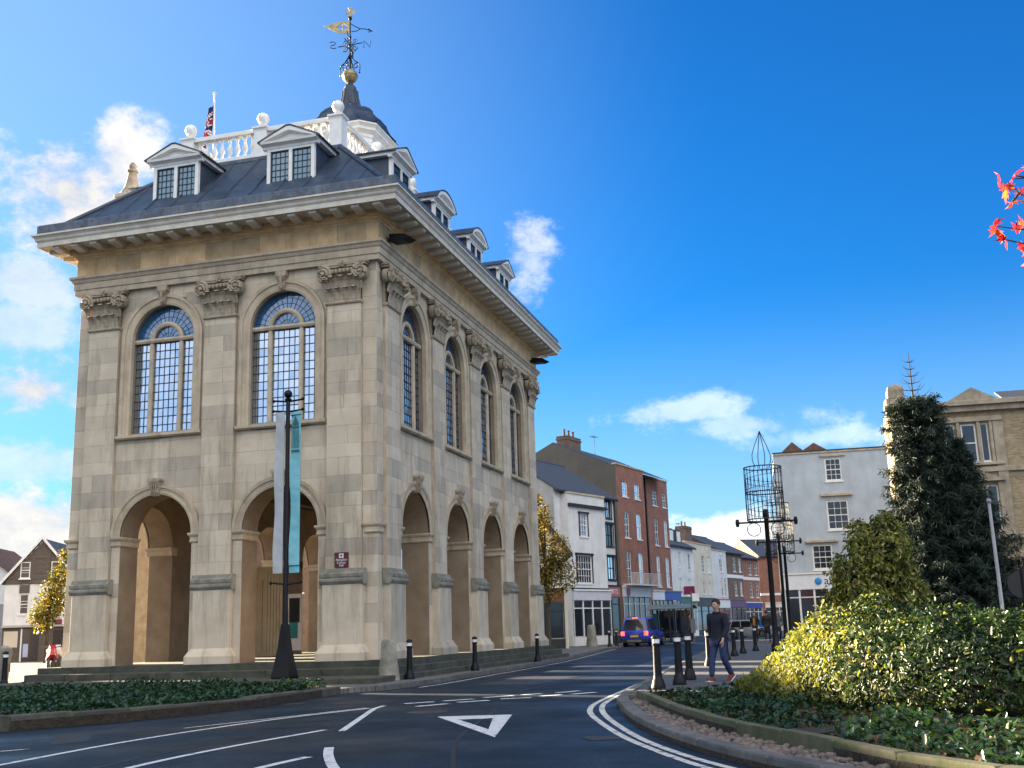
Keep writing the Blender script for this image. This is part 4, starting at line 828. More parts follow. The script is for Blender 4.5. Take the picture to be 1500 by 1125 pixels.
def building(name, label, p0, az, s0, s1, h, depth, wm, wins=(), roof='parapet', rm=None, rise=2.2, cat='house', zb=0., sidewall=None, group=None, extra_holes=()):
    root = thing(name, label, cat, (p0[0], p0[1], zb), R(90-az), group)
    b = MB(); holes = [w[:4] for w in wins]+list(extra_holes); facade(b, s0, s1, 0, h, holes)
    if roof == 'gable':
        m_ = (s0+s1)/2; b.add([(s0, 0, h), (s1, 0, h), (m_, 0, h+rise), (s0, depth, h), (s1, depth, h), (m_, depth, h+rise)], [(0, 1, 2), (3, 5, 4)])
    sw = b if not sidewall else MB()
    sw.add([(s0, 0, 0), (s0, depth, 0), (s0, depth, h), (s0, 0, h), (s1, 0, 0), (s1, depth, 0), (s1, depth, h), (s1, 0, h)], [(0, 1, 2, 3), (4, 7, 6, 5), (1, 5, 6, 2)])
    if roof == 'pitch': sw.add([(s0, 0, h), (s0, depth, h), (s0, depth/2, h+rise), (s1, 0, h), (s1, depth, h), (s1, depth/2, h+rise)], [(0, 1, 2), (3, 5, 4)])
    b.build('wall', wm, root)
    if sidewall: sw.build('side_wall', sidewall, root)
    b = MB(); b.box(s0+.1, s1-.1, .16, .2, .1, h-.1); b.build('dark_interior', BM['dark'], root)
    rm = rm or BM['slate']
    if roof == 'parapet':
        b = MB(); b.cbox(s0-.03, s1+.03, -.08, .3, h, h+.12, .02); b.build('coping', MT['trim'], root); b = MB(); b.box(s0+.01, s1-.01, .3, depth-.02, h-.4, h-.3); b.build('roof', rm, root)
    elif roof == 'pitch':
        b = MB(); e = .3; k = rise/(depth/2)
        for sgn in (0, 1):
            y0, y1 = (-e, depth/2) if not sgn else (depth+e, depth/2)
            b.prism([(s0-.06, y0, h-e*k), (s0-.06, y1, h+rise), (s0-.06, y1, h+rise+.12), (s0-.06, y0, h-e*k+.12)], (s1-s0+.12, 0, 0))
        b.build('roof', rm, root)
        b = MB(); b.tube([(s0-.06, depth/2, h+rise+.1), (s1+.06, depth/2, h+rise+.1)], .1, 6); b.build('ridge', rm, root)
        b = MB(); b.tube([(s0, -e-.04, h-e*k-.02), (s1, -e-.04, h-e*k-.02)], .07, 6); b.build('gutter', BM['black'], root)
    elif roof == 'gable':
        m_ = (s0+s1)/2; b = MB(); e = .3; k = rise/((s1-s0)/2)
        for sgn in (-1, 1):
            xe = m_+sgn*((s1-s0)/2+e); b.prism([(xe, -.25, h-e*k), (m_, -.25, h+rise), (m_, -.25, h+rise+.12), (xe, -.25, h-e*k+.12)], (0, depth+.4, 0))
        b.build('roof', rm, root)
    for w in wins: window(root, *w[:4], **(w[4] if len(w) > 4 else {}))
    return root
def box_part(root, name, m, *a, ch=0): b = MB(); (b.cbox(*a, ch) if ch else b.box(*a)); return b.build(name, m, root)
def chimney(root, x0, x1, y0, y1, z0, z1, pots=2, m=None):
    c = MB(); c.box(x0, x1, y0, y1, z0, z1); c.box(x0-.06, x1+.06, y0-.06, y1+.06, z1-.25, z1-.1); c.box(x0-.03, x1+.03, y0-.03, y1+.03, z1, z1+.06); c = c.build('chimney', m or BM['brown'], root)
    for i in range(pots):
        x = x0+(x1-x0)*(i+.5)/pots; b = MB(); b.lathe([(.13, z1+.05), (.11, z1+.3), (.1, z1+.55), (.13, z1+.58), (.13, z1+.65)], x, (y0+y1)/2, 8); b.build('chimney_pot', BM['tile'], c)
def shop(root, x0, x1, zt, zf, fm, frame, nb=2, door=None, y=-.02, glassy=None):
    f = box_part(root, 'fascia', fm, x0, x1, y-.14, y, zf, zt); box_part(root, 'fascia_cornice', frame, x0-.05, x1+.05, y-.22, y, zt, zt+.1)
    box_part(root, 'stall_riser', frame, x0, x1, y-.06, y+.04, .0, .55)
    n = nb; g = (x1-x0)/n
    for i in range(n+1): box_part(root, 'shopfront_post', frame, x0+g*i-.06 if i else x0, x0+g*i+.06 if i < n else x1, y-.09, y-.061, .0, zf)
    for i in range(n):
        isd = door == i
        b = MB(); b.box(x0+g*i+.08, x0+g*(i+1)-.08, y-.03, y+.0, .62 if not isd else .1, zf-.05); b.build('door' if isd else 'shop_window', glassy or MT['glass'], root)
        b = MB(); b.box(x0+g*i+.06, x0+g*(i+1)-.06, y-.065, y-.03, zf-.55, zf-.48); b.build('transom_bar', frame, root)
    return f
def aerial(root, x, y, z, h=1.6):
    b = MB(); b.tube([(x, y, z), (x, y, z+h)], .02, 5); b.tube([(x-.5, y, z+h-.05), (x+.5, y+.1, z+h-.05)], .014, 4)
    for k in range(6): q = x-.45+.18*k; b.tube([(q, y-.22, z+h-.05), (q, y+.28, z+h-.05)], .009, 4)
    b.build('aerial', MT['iron'], root)
S = dict
# -- left side of the street, from the hall outwards
a = building('gabled_shop', 'cream gabled house with black bargeboards and brown shop fascia behind the yellow tree', (-9.2, 34.6), 70, .0, 6.2, 5.6, 8, BM['cream'], [(2.2, 3.2, 3.9, 5.2, S(cols=2, rows=3, frame=BM['black']))], roof='gable', rise=4.1, rm=BM['tile'], zb=PZ)
for s in (-1, 1): b = MB(); xe = 3.1+s*3.5; b.prism([(xe, -.3, 5.15), (3.1, -.3, 9.75), (3.1, -.3, 10.05), (xe, -.3, 5.45)], (0, .06, 0)); b.build('bargeboard', BM['black'], a)
shop(a, .3, 6.0, 3.35, 2.65, BM['wood'], BM['black'], 3, 1)
a = building('white_shop', 'white three storey corner shop with black trimmed sashes and pale fascia', (-4.91, 43.1), 20, .65, 5.3, 9.85, 9, BM['white'], [(2.0, 3.0, 7.08, 8.6, S(cols=3, rows=4, surround=BM['black'], frame=MT['white'])), (1.45, 3.35, 4.0, 5.85, S(cols=6, rows=4, surround=BM['black']))], zb=PZ)
box_part(a, 'string_cornice', BM['black'], .6, 5.35, -.22, 0, 8.55+.45, 8.75+.45, ch=.03); box_part(a, 'sill_band', BM['black'], .6, 5.35, -.05, 0, 3.62, 3.7)
f = shop(a, .7, 5.4, 3.5, 2.9, SG['lilac'], MT['white'], 4, 1)
a = building('tall_white_house', 'narrow white house with black framed sashes between the white shop and the brick house', (-3.68, 49.28), 16, -6.5, 2.3, 10.2, 8, BM['white2'], [(.95, 1.8, 8.7, 10.0, S(cols=2, rows=2, frame=BM['black'], surround=BM['black'])), (.8, 1.95, 6.7, 8.3, S(cols=2, rows=2, frame=BM['black'], surround=BM['black'])), (.9, 2.0, 4.37, 6.0, S(cols=2, rows=2, frame=BM['black'], surround=BM['black'])), (-2.2, -1.3, 8.9, 9.8, S(cols=2, rows=1, frame=BM['black'], surround=BM['black']))], roof='pitch', rise=2.6, rm=BM['slate'], zb=PZ, sidewall=BM['shade'])
shop(a, -.2, 2.3, 3.9, 3.2, SG['pink'], BM['black'], 2, 0); text('SPORTS', .5, (1.05, -.165, 3.38), (R(90), 0, 0), SG['white'], a); box_part(a, 'downpipe', BM['black'], 2.2, 2.3, -.1, 0, 3.9, 10)
DW = S(cols=2, rows=4)
a = building('brick_town_house', 'tall red brick town house with white sashes, iron balcony and dark rendered gable end', (-3.76, 53.51), 13, 1.5, 6.95, 13.2, 11, BM['brick'], [(2.64, 3.69, 10.85, 12.0, DW), (5.06, 6.12, 10.85, 12.0, DW), (2.74, 3.7, 7.72, 9.7, DW), (5.14, 6.1, 7.72, 9.7, DW), (2.75, 3.7, 4.14, 6.66, DW), (5.2, 6.1, 4.14, 6.66, DW)], zb=PZ, sidewall=BM['dgrey'])
g = MB(); g.prism([(1.49, .25, 13.1), (1.49, 5.2, 15.4), (1.49, 10.8, 12.9)], (.32, 0, 0)); g.build('gable', BM['dgrey'], a)
g = MB(); g.add([(1.52, .3, 13.15), (13.9, .3, 13.15), (13.9, 5.2, 15.42), (1.52, 5.2, 15.42), (1.52, 10.8, 12.95), (13.9, 10.8, 12.95)], [(0, 1, 2, 3), (3, 2, 5, 4)]); g.build('roof', BM['slate'], a)
chimney(a, 3.2, 5.6, 4.7, 5.7, 14.6, 16.1, 3); aerial(a, 9, 5, 15.3)
bal_ = box_part(a, 'balcony', BM['white2'], 1.9, 7.9, -.75, 0, 4.12, 4.24)
for k in range(25): box_part(bal_, 'baluster', BM['white2'], 1.92+.248*k, 1.95+.248*k, -.74, -.71, 4.24, 5.02)
box_part(bal_, 'handrail', BM['white2'], 1.9, 7.9, -.75, -.70, 5.02, 5.07)
shop(a, 1.6, 7.0, 4.0, 3.3, SG['lilac'], BM['white2'], 5, 2)
b = MB(); b.lathe([(.3, 0), (.3, .06)], n=14); b.v = [(2.4+x, -.17-z, 3.65+y) for x, y, z in b.v]; b.build('round_badge', SG['maroon'], a)
a = building('brick_town_house', 'red brick town house with white sashes beside a black downpipe, beyond the iron balcony', (-3.07, 63.26), 13, -2.7, 6.6, 13.4, 11, BM['brick'], [(3.02, 4.09, 11.1, 12.3, DW), (5.3, 6.2, 11.1, 12.3, DW), (3.13, 4.03, 7.74, 10.0, DW), (5.4, 6.2, 7.74, 9.95, DW), (3.2, 4.0, 4.3, 6.86, DW), (5.3, 6.15, 4.3, 6.8, DW)], zb=PZ)
box_part(a, 'downpipe', BM['black'], 1.25, 1.4, -.14, 0, 4.2, 13.2); shop(a, 1.6, 4.2, 3.9, 3.2, SG['white'], BM['white2'], 3, 1); shop(a, 4.2, 8.2, 3.9, 3.2, SG['blue'], SG['grey'], 4, 1)
a = building('white_house', 'white house with dormers in a dark tiled roof next beyond the brick houses', (-3.11, 80.77), 11, -7.5, 7.2, 8.8, 9, BM['white'], [(2.39, 3.12, 6.6, 8.2, DW), (5.38, 6.16, 6.5, 8.1, DW), (2.4, 3.1, 4.3, 5.6, DW), (5.2, 6.0, 4.3, 5.6, DW)], roof='pitch', rise=2.4, rm=BM['slate'], zb=PZ)
for x in (2.4, 4.6): d = box_part(a, 'dormer', BM['slate'], x-.6, x+.6, .6, 3.2, 9.0, 10.5); box_part(d, 'dormer_window', MT['white'], x-.5, x+.5, .55, .6, 9.3, 10.3)
shop(a, 1.0, 7.2, 3.8, 3.2, SG['green'], MT['white'], 5, 2); b = MB(); b.box(3.2, 3.3, -1.2, -.1, 4.0, 4.8); b.build('hanging_sign', SG['maroon'], a)
a = building('cream_house', 'cream rendered house with a parapet in the far left terrace', (-2.49, 91.56), 11, -1.6, 7.8, 9.6, 9, BM['cream'], [(3.94, 5.04, 6.6, 8.4, DW), (6.2, 7.2, 6.6, 8.4, DW), (4.04, 4.77, 4.3, 5.6, DW), (6.2, 6.9, 4.3, 5.6, DW)], zb=PZ)
shop(a, .2, 7.8, 3.8, 3.0, SG['black'], SG['navy'], 3, 1); box_part(a, 'dark_shed_roof', BM['brown'], -1.6, 5, 3, 8, 9.6, 11.4)
a = building('white_house', 'white house with warm lit first floor window in the far left terrace', (-1.42, 101.42), 11, 0.2, 6.6, 9.4, 9, BM['white2'], [(3.74, 5.2, 7.0, 8.9, DW), (3.9, 4.7, 4.2, 6.3, DW), (5.3, 6.1, 4.2, 6.3, DW)], zb=PZ)
box_part(a, 'lit_blind', BM['lit'], 3.96, 4.64, .085, .095, 5.2, 6.2); shop(a, .2, 6.6, 3.8, 2.9, SG['white'], SG['red'], 3, 1); chimney(a, 4.0, 6.6, 4, 5.2, 9, 12.6, 2); aerial(a, 3.2, 4.5, 9.5, 3.4)
a = building('brown_brick_house', 'brown brick house with a white band between storeys, far down the street', (-.58, 109.08), 14, -.6, 7.0, 9.6, 9, BM['brown'], [(3.4, 4.4, 7.3, 9.0, DW), (5.6, 6.5, 7.3, 9.0, DW), (3.4, 4.4, 4.4, 6.1, DW), (5.6, 6.5, 4.4, 6.1, DW)], roof='pitch', rise=2.2, zb=PZ)
box_part(a, 'band', MT['white'], -.6, 7.0, -.06, 0, 6.5, 6.9); shop(a, .2, 7, 3.8, 3.0, SG['purple'], SG['purple'], 4, 1)
a = building('red_brick_house', 'small red brick house with white sashes near the far bend', (.77, 119.02), 16, -2.7, 6.4, 9.4, 9, BM['brick'], [(2.5, 3.6, 7.2, 8.9, DW), (4.8, 5.9, 7.2, 8.9, DW), (2.5, 3.6, 4.3, 6.2, DW), (4.8, 5.9, 4.3, 6.2, DW)], roof='pitch', rise=2.2, zb=PZ)
box_part(a, 'band', MT['white'], -2.7, 6.4, -.06, 0, 6.5, 6.9); shop(a, .2, 6.4, 3.6, 3.0, SG['blue'], MT['white'], 4, 1)
a = building('brick_house', 'plain red brick house closing the view at the far end of the street', (2.44, 126.91), 60, 0, 14, 9.9, 10, BM['brick'], [(4, 5, 6.8, 8.6, DW), (7, 8, 6.8, 8.6, DW), (10, 11, 6.8, 8.6, DW)], roof='pitch', rise=2.4, zb=PZ)
box_part(a, 'band', MT['white'], 0, 14, -.06, 0, 4.6, 4.9); shop(a, .5, 13, 3.6, 3.0, BM['cream'], BM['cream'], 6, 2)
# -- right side: white corner house, bank
SW = S(cols=3, rows=4, f=.1)
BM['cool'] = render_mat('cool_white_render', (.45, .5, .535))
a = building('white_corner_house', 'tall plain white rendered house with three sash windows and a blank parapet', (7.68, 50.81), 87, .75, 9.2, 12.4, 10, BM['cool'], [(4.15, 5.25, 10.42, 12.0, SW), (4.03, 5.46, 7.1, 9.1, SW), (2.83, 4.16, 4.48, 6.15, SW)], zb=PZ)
box_part(a, 'coping_line', BM['black'], .7, 9.2, -.1, .2, 12.53, 12.6)
for (x0, x1, z) in ((3.7, 5.8, 9.4), (2.42, 4.58, 6.3)): box_part(a, 'window_hood', MT['trim'], x0, x1, -.24, 0, z, z+.16, ch=.02)
box_part(a, 'window_hood', MT['trim'], 3.85, 5.55, -.12, 0, 12.12, 12.24, ch=.02); box_part(a, 'band', BM['shade'], .75, 9.2, -.06, 0, 4.25, 4.34)
fs = shop(a, .8, 6.6, 4.2, 3.2, SG['white'], MT['white'], 6, 2); bt = sign_mat('bright_blue', (.02, .25, .6))
b = MB(); b.ball((3.05, -.19, 3.72), .24, 10, 6, (1, .15, 1)); b.build('badge', bt, a, True); text('al', .75, (3.42, -.165, 3.5), (R(90), 0, 0), SG['navy'], a, align='LEFT')
for x, w_, h_ in ((2.2, 1.5, 1.35), (3.7, 1.9, 1.2)): b = MB(); b.prism([(x-w_, 3, 12.4), (x+w_, 3, 12.4), (x, 3, 12.4+h_)], (0, 5, 0)); b.build('back_roof', BM['tile'], a)
a = building('bank', 'buff brick and carved stone bank with cornice and pediment behind the conifers', (14.37, 34.6), 87, 1.0, 16, 12.2, 3.2, BM['yellow'], [(4.5, 5.25, 9.05, 11.1, S(cols=1, rows=2, f=.08)), (5.45, 5.85, 9.05, 11.1, S(cols=1, rows=1)), (3.7, 4.2, 9.05, 11.1, S(cols=1, rows=1)), (4.7, 5.3, 5.45, 7.8, S(cols=1, rows=2)), (5.45, 6.0, 5.45, 7.8, S(cols=1, rows=2)), (9.5, 10.7, 9.05, 11.1, S(cols=2, rows=2))], cat='building', zb=PZ)
for nm, z0, z1, o, x0, x1 in (('cornice', 11.75, 12.05, .3, .8, 16.1), ('cornice_top', 12.05, 12.3, .5, .7, 16.2), ('string_course', 8.5, 8.75, .14, 1, 16), ('sill_course', 8.86, 9.0, .2, 3.3, 6.5), ('lower_course', 5.0, 5.3, .16, 1, 16), ('plinth', 0, 1.0, .12, 1, 16)): box_part(a, nm, BM['bank'], x0, x1, -o, 0, z0, z1, ch=.03)
box_part(a, 'stone_bay', BM['bank'], 1.0, 3.55, -.06, -.003, 5.31, 11.74)
for x in (3.5, 4.28, 5.29, 5.9): box_part(a, 'window_pier', BM['bank'], x, x+.16, -.14, -.003, 9.01, 11.2, ch=.02)
box_part(a, 'window_head', BM['bank'], 3.4, 6.6, -.18, -.003, 11.2, 11.45, ch=.03); box_part(a, 'quoin_strip', BM['bank'], 6.1, 6.6, -.1, -.004, 5.31, 11.2)
b = MB(); b.prism([(4.2, -.3, 8.0), (6.4, -.3, 8.0), (5.3, -.3, 8.5)], (0, .297, 0)); b.build('hood_pediment', BM['bank'], a)
for x in (4.45, 6.02): box_part(a, 'window_pier', BM['bank'], x, x+.2, -.16, -.003, 5.31, 7.95, ch=.02)
b = MB(); b.prism([(3.9, -.4, 12.3), (6.5, -.4, 12.3), (5.2, -.4, 13.0)], (0, .35, 0)); b.build('roof_pediment', BM['bank'], a)
box_part(a, 'corner_pier', BM['bank'], .85, 1.9, -.2, .9, 12.3, 12.75, ch=.03)
b = MB(); b.loft([[(1.4+x*k, .2+y*k, z) for x, y in ((-1, -1), (1, -1), (1, 1), (-1, 1))] for k, z in ((.42, 12.75), (.42, 13.2), (.36, 13.4), (.22, 13.52), (.03, 13.56))]); b.build('corner_finial', BM['bank'], a)
b = MB(); b.prism([(7, .4, 12.2), (16, .4, 12.2), (16, 3, 13.2), (7, 3, 13.2)], (0, 0, .1)); b.build('roof', BM['slate'], a)
box_part(a, 'door_arch', BM['bank'], 6.6, 9.0, -.25, -.003, .2, 4.2, ch=.05); box_part(a, 'doorway', BM['dark'], 7.2, 8.4, -.27, -.251, .2, 3.2)
# -- left of the hall: gabled house, grey house, low wall
a = building('boarded_gable_house', 'small white house with brown boarded gable, left of the hall', (-44.55, 39.63), 68, -.3, 4.6, 5.7, 9, BM['white'], [(.75, 1.35, 3.25, 4.65, S(cols=1, rows=3)), (3.0, 3.7, 3.25, 4.65, S(cols=1, rows=3))], roof='gable', rise=2.75, rm=BM['slate'], zb=PZ)
b = MB(); b.prism([(-.29, -.06, 5.35), (4.59, -.06, 5.35), (4.59, -.06, 5.72), (2.15, -.06, 8.3), (-.29, -.06, 5.72)], (0, .057, 0)); gb = b.build('boarded_gable', BM['timber'], a)
for k in range(8): w_ = 2.44*(1-max(0, (.2+.36*k-.37))/2.75); box_part(gb, 'board', BM['timber'], 2.15-w_+.05, 2.15+w_-.05, -.08-.0*k, -.061, 5.38+.345*k, 5.70+.345*k)
for s in (-1, 1): b = MB(); xe = 2.15+s*2.75; b.prism([(xe, -.3, 5.25), (2.15, -.3, 8.5), (2.15, -.3, 8.75), (xe, -.3, 5.5)], (0, .05, 0)); b.build('bargeboard', MT['white'], a)
for x in (1.05, 3.15): window(a, x-.33, x+.33, 5.75, 6.9, cols=1, rows=3, y=-.17)
for x in (1.05, 3.3): box_part(a, 'timber_panel', BM['timber'], x-.35, x+.35, -.03, -.003, 4.72, 5.3)
box_part(a, 'canopy', BM['shade'], -.3, 4.6, -.25, 0, 2.35, 2.5); box_part(a, 'ground_floor_wall', BM['timber'], -.29, 4.59, -.02, -.003, 0, 2.34)
b = MB(); b.box(1.1, 2.2, -.07, -.021, .05, 2.2); dd = b.build('door', MT['glass'], a); box_part(dd, 'door_frame', MT['white'], 1.0, 1.1, -.09, -.021, 0, 2.25); box_part(a, 'poster', sign_mat('pale_poster', (.4, .45, .6)), 1.2, 1.55, -.08, -.071, .3, 1.2)
b = MB(); b.box(3.2, 4.3, -.07, -.021, .3, 2.1); b.build('shop_window', MT['glass'], a); box_part(a, 'shop_sign', SG['maroon'], 3.3, 3.8, -.3, -.25, 2.5, 2.85)
a = building('grey_house', 'plain grey rendered house with tiled gable roof at the left edge', (-51.5, 43.2), 68, -4, 4.4, 5.6, 10, BM['white2'], [(-2, -1, 3.2, 4.6, DW)], roof='gable', rise=3.2, rm=BM['tile'], zb=PZ)
box_part(a, 'ground_floor_wall', BM['grey'], -4, 4.4, -.05, -.003, 0, 4.2)
building('shading_back_house', 'brown brick house added behind the hall to shade the conifers', (-20, 25), 0, 0, 14, 9.0, 4.9, BM['brown'], sidewall=MT['gold'], wins= [(x, x+1.1, z, z+1.8, DW) for x in (2, 6, 10) for z in (3.8, 6.6)], roof='parapet', zb=PZ)  # added as shade for the conifers; golden side wall stands in for sunlight
# -- added terrace, unseen on the left: heights and ends shaped to shade the road
for (y, w_, h_, lab, m_) in ((-6.6, 14.3, 9.8, 'unseen brick house added to shade the road, nearest the hall', 'brown'), (-21.5, 14.6, 10.4, 'unseen white rendered house added to shade the road, middle of the row', 'white2'), (-37, 15.4, 10.6, 'unseen buff brick house added to shade the road, farthest from the hall', 'yellow')):
    building('shading_terrace_house', lab, (-31, y), 0, 0, w_, h_, 9, BM[m_], [(x, x+1.1, z, z+1.8, DW) for x in (1.5, 5, 8.5, 11.5) for z in (4.0, 6.9)], roof='parapet', zb=PZ)
# ---------------------------------------------------------------- plants
import numpy as np
def leaf_mesh(name, pos, nrm, size, mats, seed=0, asp=.55, jitter=.9, fold=.18, droop=0., tone=None):
    rg = np.random.default_rng(seed); n = len(pos); pos = np.asarray(pos, float); nrm = np.asarray(nrm, float)+rg.normal(0, jitter*.5, (n, 3)); nrm /= np.linalg.norm(nrm, axis=1)[:, None]+1e-9
    r = rg.normal(0, 1, (n, 3)); r[:, 2] -= droop; t = r-nrm*(r*nrm).sum(1)[:, None]; t /= np.linalg.norm(t, axis=1)[:, None]+1e-9; w = np.cross(nrm, t)
    s = np.asarray(size)*rg.uniform(.65, 1.3, n); s = s[:, None]
    v = np.empty((n, 6, 3)); a = asp*.5
    v[:, 0] = pos; v[:, 1] = pos+t*s*.35+w*s*a+nrm*s*fold; v[:, 2] = pos+t*s*.75+w*s*a*.75+nrm*s*fold*.8
    v[:, 3] = pos+t*s; v[:, 4] = pos+t*s*.75-w*s*a*.75+nrm*s*fold*.8; v[:, 5] = pos+t*s*.35-w*s*a+nrm*s*fold
    me = bpy.data.meshes.new(name); me.vertices.add(n*6); me.vertices.foreach_set('co', v.ravel())
    b = np.arange(n)[:, None]*6; f = np.concatenate([b+np.array([0, 1, 2, 3]), b+np.array([0, 3, 4, 5])], 1).reshape(-1)
    me.loops.add(n*8); me.loops.foreach_set('vertex_index', f.astype(np.int32)); me.polygons.add(n*2); me.polygons.foreach_set('loop_start', np.arange(n*2)*4); me.polygons.foreach_set('loop_total', np.full(n*2, 4))
    tn = np.repeat(rg.random(n) if tone is None else tone, 2); at = me.attributes.new('tone', 'FLOAT', 'FACE'); at.data.foreach_set('value', tn.astype(np.float32))
    for m in (mats if isinstance(mats, (list, tuple)) else [mats]): me.materials.append(m)
    if isinstance(mats, (list, tuple)): me.polygons.foreach_set('material_index', np.repeat(rg.integers(0, len(mats), n), 2).astype(np.int32))
    me.update(); me.validate(); return me
def lumps(p, seed, amp, f):       # cheap smooth noise, sum of sines
    rg = np.random.default_rng(seed); o = np.zeros(len(p))
    for k in range(7): d = rg.normal(0, 1, 3); d /= np.linalg.norm(d); o += np.sin((p @ d)*f*rg.uniform(.6, 2.2)+rg.uniform(0, 6.28))/7
    return o*amp*2
LM = dict(hedge=leafmat('hedge_leaf', (.034, .07, .016), (.01, .028, .009), .22, .4), hedge_y=leafmat('hedge_sun_yellow_leaf', (.22, .22, .022), (.10, .125, .016), .42, .45), cream=leafmat('pale_edged_leaf', (.26, .26, .14), (.09, .125, .045), .38, .45),
          laurel=leafmat('bush_leaf', (.15, .17, .026), (.05, .075, .014), .3, .35), laurel_y=leafmat('bush_pale_leaf', (.38, .34, .09), (.17, .17, .035), .3, .4),  # bush leaves lightened and yellowed in place of sunlight
          spruce=leafmat('needle', (.014, .034, .019), (.006, .016, .01), .08, .6), autumn=leafmat('autumn_leaf', (.30, .19, .02), (.14, .12, .02), .4, .5), autumn_g=leafmat('autumn_green_leaf', (.10, .105, .018), (.045, .06, .012), .3, .5),
          ivy=leafmat('ground_cover_leaf', (.028, .072, .028), (.01, .032, .014), .2, .4), red=leafmat('red_leaf', (.45, .03, .035), (.22, .012, .03), .5, .45), orange=leafmat('orange_leaf', (.55, .13, .03), (.35, .06, .03), .5, .45),
          dead=leafmat('fallen_leaf', (.13, .055, .022), (.05, .025, .012), .15, .8, glow=(1.2, 1.1, 1)))
bark = mat('bark', (.09, .07, .05), (.045, .035, .026), rough=.95, scale=6, stretch=(3, 3, .5), bump=.8, bscale=25, dist=.02)
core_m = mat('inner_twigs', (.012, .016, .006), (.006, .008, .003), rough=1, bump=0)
rg = np.random.default_rng(4)
# -- rounded hedge on the bed
HP = np.array([(9.95, -7.6), (9.85, -8.6), (10.25, -10.3), (10.9, -12.0), (11.8, -13.4), (13.0, -14.3), (15, -14.9), (18, -15.2), (24, -15.3), (24, -7.2), (16, -6.6), (11, -6.8)])
hedge = thing('hedge', 'broad rounded evergreen hedge in the bed by the bend, sunlit on its left end', 'hedge', (13, -11, .15))
def poly_per(P, n, closed=True):
    Q = np.vstack([P, P[:1]]); L_ = np.linalg.norm(np.diff(Q, axis=0), axis=1); c = np.concatenate([[0], np.cumsum(L_)]); u = rg.random(n)*c[-1]; i = np.searchsorted(c, u)-1; t = (u-c[i])/L_[i]
    d = (Q[i+1]-Q[i])/L_[i][:, None]; return Q[i]+(Q[i+1]-Q[i])*t[:, None], np.stack([-d[:, 1], d[:, 0]], 1)   # point, left normal
HPs = np.array([(p.x, p.y) for p in curve_pts([tuple(q) for q in HP]+[tuple(HP[0])], .4)])[:-1]
n1 = 105000; p, nl = poly_per(HPs, n1)
keep = (p[:, 0]+.55*p[:, 1] < 11.5) | (rg.random(n1) < .25); p, nl = p[keep], nl[keep]; n1 = len(p)
th = math.pi/2*rg.random(n1)**.95; th = np.clip(th, 0, math.pi/2); Rr = np.where(p[:, 0] < 11.6, 1.0+.95*np.clip((11.6-p[:, 0])/1.2, 0, 1), 1.0)
h_ = .98; pos = np.zeros((n1, 3)); pos[:, :2] = p+nl*(Rr*(1-np.cos(th)))[:, None]; pos[:, 2] = h_*np.sin(th)+.1
nr = np.zeros((n1, 3)); nr[:, :2] = -nl*np.cos(th)[:, None]; nr[:, 2] = np.sin(th)
n2 = 42000; q = rg.uniform((10, -15), (21, -7), (n2, 2)); dd = np.min(np.linalg.norm(q[:, None, :]-HPs[None, ::2], axis=2), 1)
ins = []
def inside(P, pts):
    x, y = pts[:, 0], pts[:, 1]; r = np.zeros(len(pts), bool); j = len(P)-1
    for i in range(len(P)):
        c = ((P[i, 1] > y) != (P[j, 1] > y)) & (x < (P[j, 0]-P[i, 0])*(y-P[i, 1])/(P[j, 1]-P[i, 1]+1e-12)+P[i, 0]); r ^= c; j = i
    return r
ok = inside(HPs, q) & (dd > .75); q = q[ok]; top = np.zeros((len(q), 3)); top[:, :2] = q; top[:, 2] = h_+.1
pos = np.vstack([pos, top]); nr = np.vstack([nr, np.tile((0, 0, 1.), (len(q), 1))])
pos += nr*(lumps(pos, 1, .16, 2.0)+lumps(pos, 3, .1, .9)+lumps(pos, 2, .08, 6)-rg.random(len(pos))**2*.22)[:, None]
pos[:, 2] *= np.clip(.40+.6*(pos[:, 0]-9.85)/1.45, .35, 1); pos[:, 2] = np.maximum(pos[:, 2], .02); pos -= np.array((13, -11, 0))
sh_i = rg.choice(np.flatnonzero(nr[:, 2] > .6), 420, False); sp, sn = [], []      # stray shoots above the clipped top
for i in sh_i:
    hgt = rg.uniform(.05, .2); d_ = np.array((rg.normal(0, .3), rg.normal(0, .3), 1.))
    for f_ in np.linspace(.2, 1, 7): sp.append(pos[i]+d_*hgt*f_); sn.append(rg.normal(0, 1, 3))
pos = np.vstack([pos, sp]); nr = np.vstack([nr, sn])
gx = pos[:, 0]+13+.5*lumps(pos, 9, 1, 1.6)+rg.normal(0, .25, len(pos))      # yellow-edged plants at the left end, coloured brighter in place of sunlight; plain green beyond
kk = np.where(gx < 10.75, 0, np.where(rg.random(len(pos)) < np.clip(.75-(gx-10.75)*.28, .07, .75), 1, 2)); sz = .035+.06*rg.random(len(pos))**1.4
for k_, nm_, ms_ in ((0, 'sun_golden_foliage', [LM['hedge_y'], LM['hedge_y'], LM['cream']]), (1, 'pale_edged_foliage', [LM['cream'], LM['hedge_y'], LM['hedge']]), (2, 'green_foliage', [LM['hedge']])):
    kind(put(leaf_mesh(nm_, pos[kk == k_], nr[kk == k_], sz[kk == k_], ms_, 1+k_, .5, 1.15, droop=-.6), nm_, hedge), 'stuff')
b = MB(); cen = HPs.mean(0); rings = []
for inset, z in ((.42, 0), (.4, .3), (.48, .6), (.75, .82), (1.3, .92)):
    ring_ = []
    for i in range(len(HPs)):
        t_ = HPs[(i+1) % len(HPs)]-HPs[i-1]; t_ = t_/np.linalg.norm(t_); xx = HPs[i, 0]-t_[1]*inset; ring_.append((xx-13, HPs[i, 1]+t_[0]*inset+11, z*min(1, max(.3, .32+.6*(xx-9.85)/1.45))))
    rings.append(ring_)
b.loft(rings); b.build('inner_branches', core_m, hedge)
